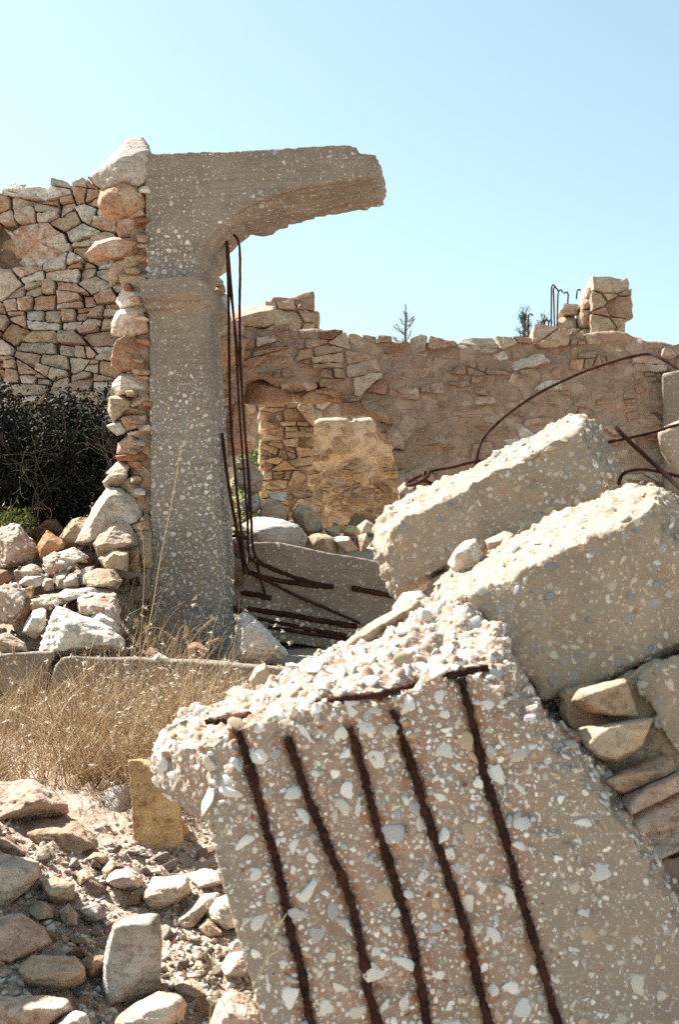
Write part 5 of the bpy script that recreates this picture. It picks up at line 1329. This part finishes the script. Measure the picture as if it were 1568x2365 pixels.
for px, r in HANG:
    n = len(px)
    pts = np.array([P(a, b, 6.13 + 0.05 * i / n + 0.02 * math.sin(i * 1.7)) for i, (a, b) in enumerate(px)])
    v, f = tube(pts, r, 8, 0.15, 3, 0.02)
    link('reinforcing_bar', mesh('reinforcing_bar', v - pl, f), RUST, pillar)
bt = tree_of(*SOL['beam']); bl = np.array(fbeam.location[:])
for px, r, off in [([(574, 1322), (620, 1336), (690, 1348), (770, 1356)], 0.013, 0.004), ([(582, 1288), (604, 1302), (640, 1318), (700, 1340), (766, 1356)], 0.011, 0.004), ([(556, 1368), (590, 1374), (626, 1382)], 0.014, 0.003), ([(572, 1406), (640, 1416), (710, 1428), (824, 1447)], 0.014, 0.003),
                   ([(596, 1428), (680, 1446), (800, 1468)], 0.011, 0.003), ([(620, 1448), (720, 1464), (820, 1478)], 0.010, 0.003), ([(812, 1358), (850, 1366), (908, 1377)], 0.014, 0.003), ([(598, 1330), (680, 1374), (760, 1408), (832, 1440)], 0.008, 0.03), ([(592, 1292), (600, 1330), (614, 1376)], 0.007, 0.03), ([(524, 1392), (545, 1408), (562, 1418)], 0.011, 0.02)]:
    pts = []
    for i, (a, b) in enumerate(px):
        h, _ = look(bt, a, b); q = h if h is not None else P(a, b, 6.3)
        pts.append(q - np.array([0, off, 0]))
    v, f = tube(np.array(pts), r, 8, 0.3, 4, 0.015)
    link('reinforcing_bar', mesh('reinforcing_bar', v - bl, f), RUST, fbeam)
def steel(name, label, px, r, sides=8):
    pts = np.array([P(*q) for q in px]); v, f = tube(pts, r, sides, 0.12, 5, 0.012); b = base_of(v)
    o = link(name, mesh(name, v - b, f), RUST, None, b); tag(o, label, 'steel bar'); return o
steel('bent_bar', 'long thin rusty bar arching up and over above the uppermost slab', [(1100, 1085, 3.66), (1101, 1064, 3.66), (1104, 1044, 3.66), (1119, 1009, 3.68), (1164, 964, 3.7), (1234, 914, 3.72), (1324, 869, 3.72), (1384, 846, 3.7), (1449, 826, 3.68), (1499, 817, 3.66), (1524, 826, 3.62), (1568, 851, 3.58), (1640, 890, 3.5)], 0.0052)
steel('bent_bar', 'rusty bar ending in a twisted loop beside the uppermost slab', [(1004, 1121, 3.62), (984, 1110, 3.62), (979, 1096, 3.63), (986, 1086, 3.64), (991, 1095, 3.62), (980, 1107, 3.62), (950, 1121, 3.62), (938, 1118, 3.64), (950, 1109, 3.66), (994, 1089, 3.67), (1044, 1079, 3.68), (1110, 1065, 3.66), (1130, 1090, 3.7)], 0.0052)
steel('bent_bar', 'straight dark bar slanting down past the concrete fragment', [(1421, 984, 3.3), (1449, 1014, 3.28), (1510, 1070, 3.25), (1568, 1124, 3.2), (1640, 1192, 3.1)], 0.0065)
steel('bent_bar', 'thin bar running behind the straight dark bar towards the concrete fragment', [(1396, 1026, 3.5), (1420, 1018, 3.5), (1484, 1004, 3.45), (1530, 992, 3.42), (1640, 960, 3.38)], 0.0055)
steel('bent_bar', 'curved rusty bar rising behind the sloping slab under the straight dark bar', [(1430, 1120, 3.3), (1436, 1100, 3.3), (1454, 1087, 3.3), (1494, 1084, 3.28), (1568, 1099, 3.25), (1640, 1118, 3.2)], 0.0055)
for i, px in enumerate([[(1274, 780), (1274, 700), (1275, 662), (1279, 658), (1284, 664)], [(1282, 780), (1280, 700), (1279, 668), (1284, 664), (1290, 672)], [(1287, 780), (1289, 690), (1291, 674), (1296, 669), (1301, 676)],
                        [(1310, 780), (1312, 700), (1313, 680), (1309, 674), (1303, 678)], [(1248, 790), (1250, 752), (1254, 740), (1259, 748)], [(1256, 790), (1258, 750), (1262, 737), (1268, 744)], [(1266, 790), (1268, 748), (1272, 738), (1276, 746)],
                        [(1220, 790), (1221, 740), (1222, 728), (1226, 724), (1231, 730)], [(1332, 690), (1334, 672), (1338, 668), (1342, 672)], [(1366, 660), (1366, 648), (1370, 643), (1376, 648)]]):
    pts = np.array([P(a, b, 10.9) for a, b in px]); v, f = tube(pts, 0.0075, 6, 0, 0, 0.02); b = base_of(v)
    o = link('hooked_bar', mesh('hooked_bar', v - b, f), RUST, None, b); tag(o, HOOKL[i], 'steel bar', 'hooked bars standing behind the rendered wall')

# ------------------------------------------------------------------ plants
def ribbons(roots, dirs, length, width, curl, seg=5, cols=None, rng=RNG, kink=0.05):
    """many thin three-sided blades: roots n x 3, dirs n x 3"""
    n = len(roots); p = roots.copy(); d = dirs / np.linalg.norm(dirs, axis=1, keepdims=True)
    side = np.cross(d, rng.normal(size=(n, 3))); side /= np.maximum(np.linalg.norm(side, axis=1, keepdims=True), 1e-9)
    bend = rng.normal(size=(n, 3)); bend[:, 2] = -np.abs(bend[:, 2]) * 0.8
    V = []
    for s in range(seg + 1):
        w = (width * (1 - 0.75 * (s / seg) ** 1.5))[:, None]
        t2 = np.cross(d, side)
        V += [p + side * w, p - side * w * 0.5 + t2 * w * 0.86, p - side * w * 0.5 - t2 * w * 0.86]
        p = p + d * (length / seg)[:, None]
        d = d + bend * (curl / seg)[:, None] + rng.normal(size=(n, 3)) * kink; d /= np.linalg.norm(d, axis=1, keepdims=True)
    V = np.stack(V, 1)                                    # n x 3(seg+1) x 3
    k = 3 * (seg + 1); fs = []
    for s in range(seg):
        for a in range(3):
            b = (a + 1) % 3; fs.append([3 * s + a, 3 * s + b, 3 * s + 3 + b, 3 * s + 3 + a])
    fs = np.array(fs); F4 = (fs[None] + (np.arange(n) * k)[:, None, None]).reshape(-1, 4)
    return V.reshape(-1, 3), F4, (np.repeat(cols, k, 0) if cols is not None else None), p

STR = np.array([(0.62, 0.48, 0.30), (0.48, 0.35, 0.21), (0.33, 0.21, 0.12), (0.68, 0.56, 0.38), (0.28, 0.17, 0.09), (0.55, 0.44, 0.3)])
def grass_patch(n, area, h, w, lean, seed):
    rng = np.random.default_rng(seed)
    pts = []
    while len(pts) < n:
        x, y = rng.uniform(area[0], area[1]), rng.uniform(area[2], area[3])
        if fbm(np.array([[x * 3.0, y * 3.0, 1.0]]), 3, seed)[0] * 1.5 + rng.uniform(-0.4, 0.4) < 0.05: continue
        if len(area) > 4 and not area[4](x, y): continue
        pts.append((x, y))
    r = np.array([gp(x, y) for x, y in pts]); L = rng.uniform(*h, n) * (0.75 + 0.5 * rng.random(n))
    d = rng.normal(size=(n, 3)) * 0.42 + np.array([lean[0], lean[1], 1.0])
    return ribbons(r, d, L, rng.uniform(w[0], w[1], n), rng.uniform(0.2, 1.3, n), 5, STR[rng.integers(len(STR), size=n)] * rng.uniform(0.8, 1.15, (n, 1)), rng, 0.10)
def lim(x, y):
    px = 784 + x / y * F
    return px < 470 and not (px > 330 and y < 3.5)
parts = [grass_patch(4300, (-1.62, -0.40, 3.5, 4.8, lim), (0.09, 0.30), (0.0008, 0.0017), (0.12, -0.1), 1),
         grass_patch(2100, (-0.98, -0.48, 3.65, 4.4, lim), (0.18, 0.46), (0.0008, 0.0016), (0.22, -0.05), 2),
         grass_patch(260, (-0.60, -0.36, 3.5, 3.9), (0.10, 0.24), (0.0006, 0.0011), (-0.2, -0.3), 3),
         grass_patch(500, (-1.15, -0.66, 5.2, 5.9), (0.15, 0.4), (0.0007, 0.0013), (0.1, 0.0), 4)]
vs, fs, cs, n0_ = [], [], [], 0
for v, f, c, tip in parts: vs.append(v); fs.append(f + n0_); cs.append(c); n0_ += len(v)
o = link('dry_grass', mesh('dry_grass', np.concatenate(vs), np.concatenate(fs), tint=np.concatenate(cs)), STRAW); tag(o, 'dense straw coloured dry grass in front of the low beam', kind='stuff')
# fluffy seed heads on part of the blades
tips = np.concatenate([parts[1][3][::5], parts[0][3][::26]]); n = len(tips)
nn = RNG.normal(size=(n, 3)); nn /= np.linalg.norm(nn, axis=1, keepdims=True)
fl = []
for k in range(7):
    q = RNG.normal(size=(n, 3)); fl.append(ribbons(tips, q + np.array([0, 0, 0.4]), np.full(n, 0.010) * RNG.uniform(0.5, 1.5, n), np.full(n, 0.0024), np.zeros(n), 1, np.tile([[0.74, 0.68, 0.58]], (n, 1)) * RNG.uniform(0.85, 1.1, (n, 1))))
vs, fs, cs, n0_ = [], [], [], 0
for v, f, c, tip in fl: vs.append(v); fs.append(f + n0_); cs.append(c); n0_ += len(v)
o = link('seed_heads', mesh('seed_heads', np.concatenate(vs), np.concatenate(fs), tint=np.concatenate(cs)), STRAW); tag(o, 'pale fluffy seed heads among the dry grass', kind='stuff')
STALKL = ['dry stalk arching over in front of the gap between heap and pillar', 'short upright dry stalk before the shaded foot of the masonry strip', 'dry stalk with a heavy seed head leaning across the pillar foot', 'dry stalk hooked over at its tip in front of the pillar', 'thin straight stalk beside the tallest dry stalk',
          'slender stalk bending towards the white triangular boulder', 'bare stalk leaning over the shorter low beam', 'long stalk slanting up from the grass to the large white boulder', 'thin stalk crossing the longer low beam below the large white boulder']
FINEL = ['tall fine greenish stalk before the edge of the big block', 'fine greenish stalk bending over the big block face', 'thin bare stalk crossing the sunlit slope by the pinkish grey block', 'thin bare stalk leaning over the sunlit white slab', 'straight bare stalk above the pinkish grey block']
# single stalks that stand clear
def stalk(label, px, r, col, head=True, group=None, heads=0):
    pts = np.array([P(*q) for q in px]); v, f = tube(pts, np.linspace(r, r * 0.5, 2)[0], 6, 0, 0, 0.03)
    col = np.array(col); t = np.tile(col, (len(v), 1)); b = base_of(v)
    rt = root('grass_stalk', b, label, 'grass stalk', group)
    link('stem', mesh('stem', v - b, f, tint=t), STRAW, rt)
    if head:
        m = 60; e = pts[-1] + (pts[-2] - pts[-1]) * RNG.random((m, 1)) * min(1.0, 0.09 / np.linalg.norm(pts[-2] - pts[-1]))
        v, f, c, _ = ribbons(e, RNG.normal(size=(m, 3)) * 0.4 + (pts[-1] - pts[-2]) / np.linalg.norm(pts[-1] - pts[-2]), RNG.uniform(0.012, 0.03, m), np.full(m, 0.0011), np.full(m, 0.3), 2, np.tile([[0.55, 0.43, 0.28]], (m, 1)))
        link('seed_head', mesh('seed_head', v - b, f, tint=c), STRAW, rt)
stalk('tallest dry stalk, leaning up across the face of the pillar', [(318, 1545, 4.75), (334, 1480, 4.75), (352, 1400, 4.74), (368, 1300, 4.72), (388, 1200, 4.7), (405, 1110, 4.68), (418, 1030, 4.66)], 0.0022, (0.55, 0.44, 0.28))
stalk('thin pale stalk rising between the heap and the pillar', [(320, 1540, 4.9), (326, 1440, 4.9), (332, 1340, 4.9), (330, 1250, 4.9), (322, 1215, 4.9)], 0.0016, (0.5, 0.4, 0.26))
for k, px in enumerate([[(300, 1550, 4.9), (318, 1480, 4.9), (340, 1452, 4.9), (372, 1452, 4.9), (398, 1476, 4.9)], [(296, 1540, 4.8), (306, 1490, 4.8), (316, 1450, 4.8), (314, 1436, 4.8)], [(405, 1560, 4.8), (430, 1500, 4.8), (458, 1458, 4.8), (490, 1430, 4.8)],
                        [(380, 1545, 4.85), (400, 1490, 4.85), (416, 1450, 4.85), (430, 1440, 4.85), (428, 1470, 4.85)], [(330, 1550, 4.7), (340, 1490, 4.7), (336, 1452, 4.7)], [(440, 1580, 4.4), (462, 1520, 4.4), (476, 1486, 4.4), (500, 1478, 4.4)],
                        [(110, 1620, 4.3), (70, 1570, 4.3), (40, 1540, 4.3), (28, 1500, 4.3)], [(60, 1700, 4.2), (120, 1640, 4.2), (190, 1570, 4.2), (226, 1530, 4.2)], [(250, 1640, 4.3), (210, 1560, 4.3), (196, 1510, 4.3)]]):
    stalk(STALKL[k], px, 0.0014, (0.52, 0.40, 0.24), True, 'dry stalks above the grass clump')
for k, px in enumerate([[(586, 2380, 2.05), (600, 2260, 2.05), (640, 2150, 2.06), (662, 2110, 2.07)], [(560, 2390, 2.1), (578, 2300, 2.1), (622, 2210, 2.1), (660, 2190, 2.1)], [(470, 2350, 2.4), (440, 2270, 2.4), (400, 2210, 2.4)], [(540, 2380, 2.2), (500, 2280, 2.2), (470, 2200, 2.2)], [(480, 2400, 2.15), (488, 2300, 2.2), (492, 2200, 2.25)]]):
    stalk(FINEL[k], px, 0.001, (0.30, 0.27, 0.14), False, 'fine stalks by the big block')

# the dark thorn bush under the tall wall
def bush(name, label, cat, cen, size, n_tw, n_leaf, leafcol, twigcol, seed, depth=4, leaf=(0.012, 0.022), L0=0.42, twig=0.004, mat=None):
    rng = np.random.default_rng(seed); b = np.array([cen[0], cen[1], float(gz(cen[0], cen[1])) - 0.03])
    rt = root(name, b, label, cat)
    size = np.array(size)
    # branches from several stems, each forking
    segs = []
    def grow(p, d, L, r, k):
        q = [p]
        for s in range(4):
            d = d + rng.normal(size=3) * 0.22 + np.array([0, 0, 0.05]); d = d / np.linalg.norm(d); q.append(q[-1] + d * L / 4)
        segs.append((np.array(q), r))
        if k:
            for _ in range(rng.integers(2, 4)):
                i = rng.integers(2, 5); e = d + rng.normal(size=3) * 0.65; grow(q[i], e / np.linalg.norm(e), L * rng.uniform(0.6, 0.85), r * 0.62, k - 1)
    for _ in range(n_tw):
        o_ = np.array([rng.uniform(-0.7, 0.7) * size[0], rng.uniform(-0.6, 0.6) * size[1], 0.0])
        grow(o_, np.array([o_[0] * 0.5 / size[0], rng.uniform(-0.7, 0.3), 1.0]), L0 * rng.uniform(0.7, 1.2), twig, depth)
    tv = join_mixed([tube(q, np.full(len(q), r), 4, cap=False) for q, r in segs])
    o = link('branches', mesh('branches', tv[0], tv[1], tint=np.tile(twigcol, (len(tv[0]), 1))), TWIG, rt)
    # leaves: small folded blades gathered in clumps through the volume
    m = 240; cl = rng.normal(size=(m, 3)); cl /= np.linalg.norm(cl, axis=1, keepdims=True); cl *= (rng.random((m, 1)) ** (1 / 3)) * rng.uniform(0.75, 1.05, (m, 1))
    cl = cl * size + np.array([0, 0, size[2] * 0.95]); cl[:, 2] = np.maximum(cl[:, 2], 0.02)
    k = rng.integers(m, size=n_leaf); p = cl[k] + rng.normal(size=(n_leaf, 3)) * size.min() * 0.13
    p[:, 2] = np.maximum(p[:, 2], 0.0)
    a = rng.normal(size=(n_leaf, 3)); a /= np.linalg.norm(a, axis=1, keepdims=True); c = np.cross(a, rng.normal(size=(n_leaf, 3))); c /= np.linalg.norm(c, axis=1, keepdims=True)
    L = rng.uniform(*leaf, (n_leaf, 1)); w = L * rng.uniform(0.28, 0.45, (n_leaf, 1))
    V = np.stack([p - a * L, p + c * w, p + a * L, p - c * w], 1).reshape(-1, 3); ff = np.arange(4 * n_leaf).reshape(-1, 4)
    lc = np.asarray(leafcol)[rng.integers(len(leafcol), size=n_leaf)] * rng.uniform(0.7, 1.2, (n_leaf, 1))
    o = link('foliage', mesh('foliage', V, ff, smooth=False, tint=np.repeat(lc, 4, 0)), mat or LEAF, rt)
    return rt
bush('thorn_bush', 'dark evergreen thorn bush tangled with bare grey twigs under the tall wall', 'bush', (-1.86, 6.9), (0.86, 0.42, 0.44), 44, 36000, [(0.012, 0.014, 0.007), (0.018, 0.019, 0.010), (0.010, 0.010, 0.006)], (0.12, 0.09, 0.07), 3, 4, (0.012, 0.022), 0.36, 0.005, DARKLEAF)
bush('leafy_plant', 'small yellow green leafy plant at the edge of the thorn bush', 'plant', (-1.82, 6.35), (0.14, 0.12, 0.14), 4, 700, [(0.13, 0.15, 0.03), (0.18, 0.18, 0.045), (0.09, 0.11, 0.03)], (0.2, 0.13, 0.08), 4, 2, (0.010, 0.02), 0.16, 0.003)
bush('leafy_plant', 'low green plant sprouting beside the conglomerate block on the heap', 'plant', (-1.68, 5.42), (0.09, 0.08, 0.09), 3, 300, [(0.10, 0.13, 0.03), (0.2, 0.12, 0.05)], (0.2, 0.13, 0.08), 5, 2, (0.010, 0.018), 0.1, 0.002)
bush('green_shrub', 'bright green shrub glimpsed through the opening behind the hanging bars', 'shrub', (-0.78, 11.6), (0.5, 0.35, 0.55), 8, 3500, [(0.09, 0.14, 0.03), (0.13, 0.18, 0.04), (0.06, 0.09, 0.025)], (0.15, 0.1, 0.07), 6, 3, (0.02, 0.038), 0.35, 0.005)

# a dry hillside beyond the ruin
xs = np.linspace(-70, 70, 141); ys = np.linspace(24, 120, 90); A_, B_ = np.meshgrid(xs, ys, indexing='ij'); a_, b_ = A_.ravel(), B_.ravel()
hz = 2.0 + 7.2 * sstep(24, 44, b_) * (1 - 0.6 * sstep(60, 118, b_)) * (0.8 + 0.2 * np.sin(a_ * 0.05)) - 3.0 * sstep(100, 120, b_) - 1.5 * sstep(55, 70, np.abs(a_)) * 4 + fbm(np.column_stack([a_ * 0.3, b_ * 0.3, a_ * 0]), 5, 3) * 0.9
ii = np.arange(141 * 90).reshape(141, 90)
HILLM = mortar_mat('dry scrub hillside', (0.20, 0.18, 0.10), (0.10, 0.115, 0.05), rust=(0.24, 0.19, 0.11))
o = link('hillside', mesh('hillside', np.column_stack([a_, b_, hz]), np.stack([ii[:-1, :-1], ii[1:, :-1], ii[1:, 1:], ii[:-1, 1:]], -1).reshape(-1, 4)), HILLM); tag(o, 'dry scrubby hillside beyond the ruin', kind='structure')

# trees whose tips show above the rendered wall
def tip_tree(label, x, ytop, Y, h, spread, n, col, seed, wide):
    rng = np.random.default_rng(seed); t = P(x, ytop, Y); g0 = float(gz(t[0], Y)); b = np.array([t[0], Y, g0])
    rt = root('tree', b, label, 'tree'); H = t[2] - g0
    tr = tube(np.array([[0, 0, 0], [0.03, 0.02, H * 0.4], [-0.02, 0, H * 0.75], [0, 0, H]]), np.linspace(0.05, 0.006, 12)[0] if False else 0.02, 6, 0, 0, H / 11)
    k = tr[0]; r_ = (1 - k[:, 2] / H).clip(0.05, 1)
    link('trunk', mesh('trunk', k, tr[1], tint=np.tile((0.10, 0.08, 0.065), (len(k), 1))), TWIG, rt)
    parts = []; leaves = []
    for i in range(n):
        z = H - h * rng.random() ** 1.2; w = spread * (0.25 + (H - z) / h) * rng.uniform(0.5, 1.1); an = rng.uniform(0, 2 * math.pi)
        d = np.array([math.cos(an), math.sin(an), rng.uniform(0.1, 0.8)]); q = np.array([[0, 0, z], np.array([0, 0, z]) + d * w * 0.5, np.array([0, 0, z]) + d * w + np.array([0, 0, 0.06])])
        parts.append(tube(q, 0.008, 4, cap=False)); leaves.append(q[0] + (q[2] - q[0]) * rng.uniform(0.25, 1.05, (14, 1)) + rng.normal(size=(14, 3)) * 0.02)
    tv = join_mixed(parts); link('branches', mesh('branches', tv[0], tv[1], tint=np.tile((0.10, 0.08, 0.065), (len(tv[0]), 1))), TWIG, rt)
    p = np.concatenate(leaves); m = len(p); v, f, c, _ = ribbons(p, rng.normal(size=(m, 3)) + np.array([0, 0, 0.5]), rng.uniform(0.04, 0.09, m) * wide, np.full(m, 0.0035) * wide, np.full(m, 0.2), 2, np.tile(col, (m, 1)) * rng.uniform(0.7, 1.3, (m, 1)), rng)
    link('crown', mesh('crown', v, f, tint=c), LEAF, rt)
tip_tree('thin pine top showing alone above the middle of the rendered wall', 938, 722, 17.0, 0.6, 0.26, 16, (0.12, 0.15, 0.12), 1, 0.8)
tip_tree('dark conifer tip above the wall beside the hooked bars', 1212, 726, 16.0, 0.6, 0.16, 26, (0.05, 0.07, 0.045), 2, 1.0)
tip_tree('pale bushy treetop between the dark conifer tip and the taller broken pier', 1256, 736, 18.0, 0.5, 0.2, 14, (0.12, 0.14, 0.10), 3, 0.9)

# an unseen wall stump is added last, to shade the slope

# pale floor added behind the opening to bounce light onto the inner wall
xs = np.linspace(-1.6, 1.2, 60); ys = np.linspace(9.75, 11.15, 30); A_, B_ = np.meshgrid(xs, ys, indexing='ij'); a_, b_ = A_.ravel(), B_.ravel()
fz = gz(a_, b_) + 0.05 + fbm(np.column_stack([a_ * 3, b_ * 3, a_ * 0]), 4, 3) * 0.05; ii = np.arange(60 * 30).reshape(60, 30)
o = link('bounce_floor', mesh('bounce_floor', np.column_stack([a_, b_, fz]), np.stack([ii[:-1, :-1], ii[1:, :-1], ii[1:, 1:], ii[:-1, 1:]], -1).reshape(-1, 4)), PLASTER); tag(o, 'pale lime rubble floor behind the opening', kind='structure')
fr = Frame(0, 3.0, -90); fr.o = np.array([-1.27, 3.0, 0.0])  # plane of the added, unseen stump that blocks sun from the slope
stone_wall('shade_wall_stump', 'stump of rubble wall running beside the slope, just outside the picture', 'wall', fr, [(-0.42, 0.4), (0.66, 0.6), (0.64, 1.3), (0.5, 1.42), (0.38, 1.55), (0.22, 1.62), (0.1, 1.86), (-0.14, 1.92), (-0.3, 1.8), (-0.42, 1.78)],
           cut=0.15, sizes=((0.17, 90), (0.11, 400), (0.06, 900)), aniso=0.65, gap=0.008, proud=(-0.03, 0.02), thick=0.34, recess=0.06, amp=0.015, mortar=MORTAR,
           palette=(('pale', 5), ('tan', 4), ('warm', 2), ('red', 1)), seed=91, step=0.04, flat_uv=True)
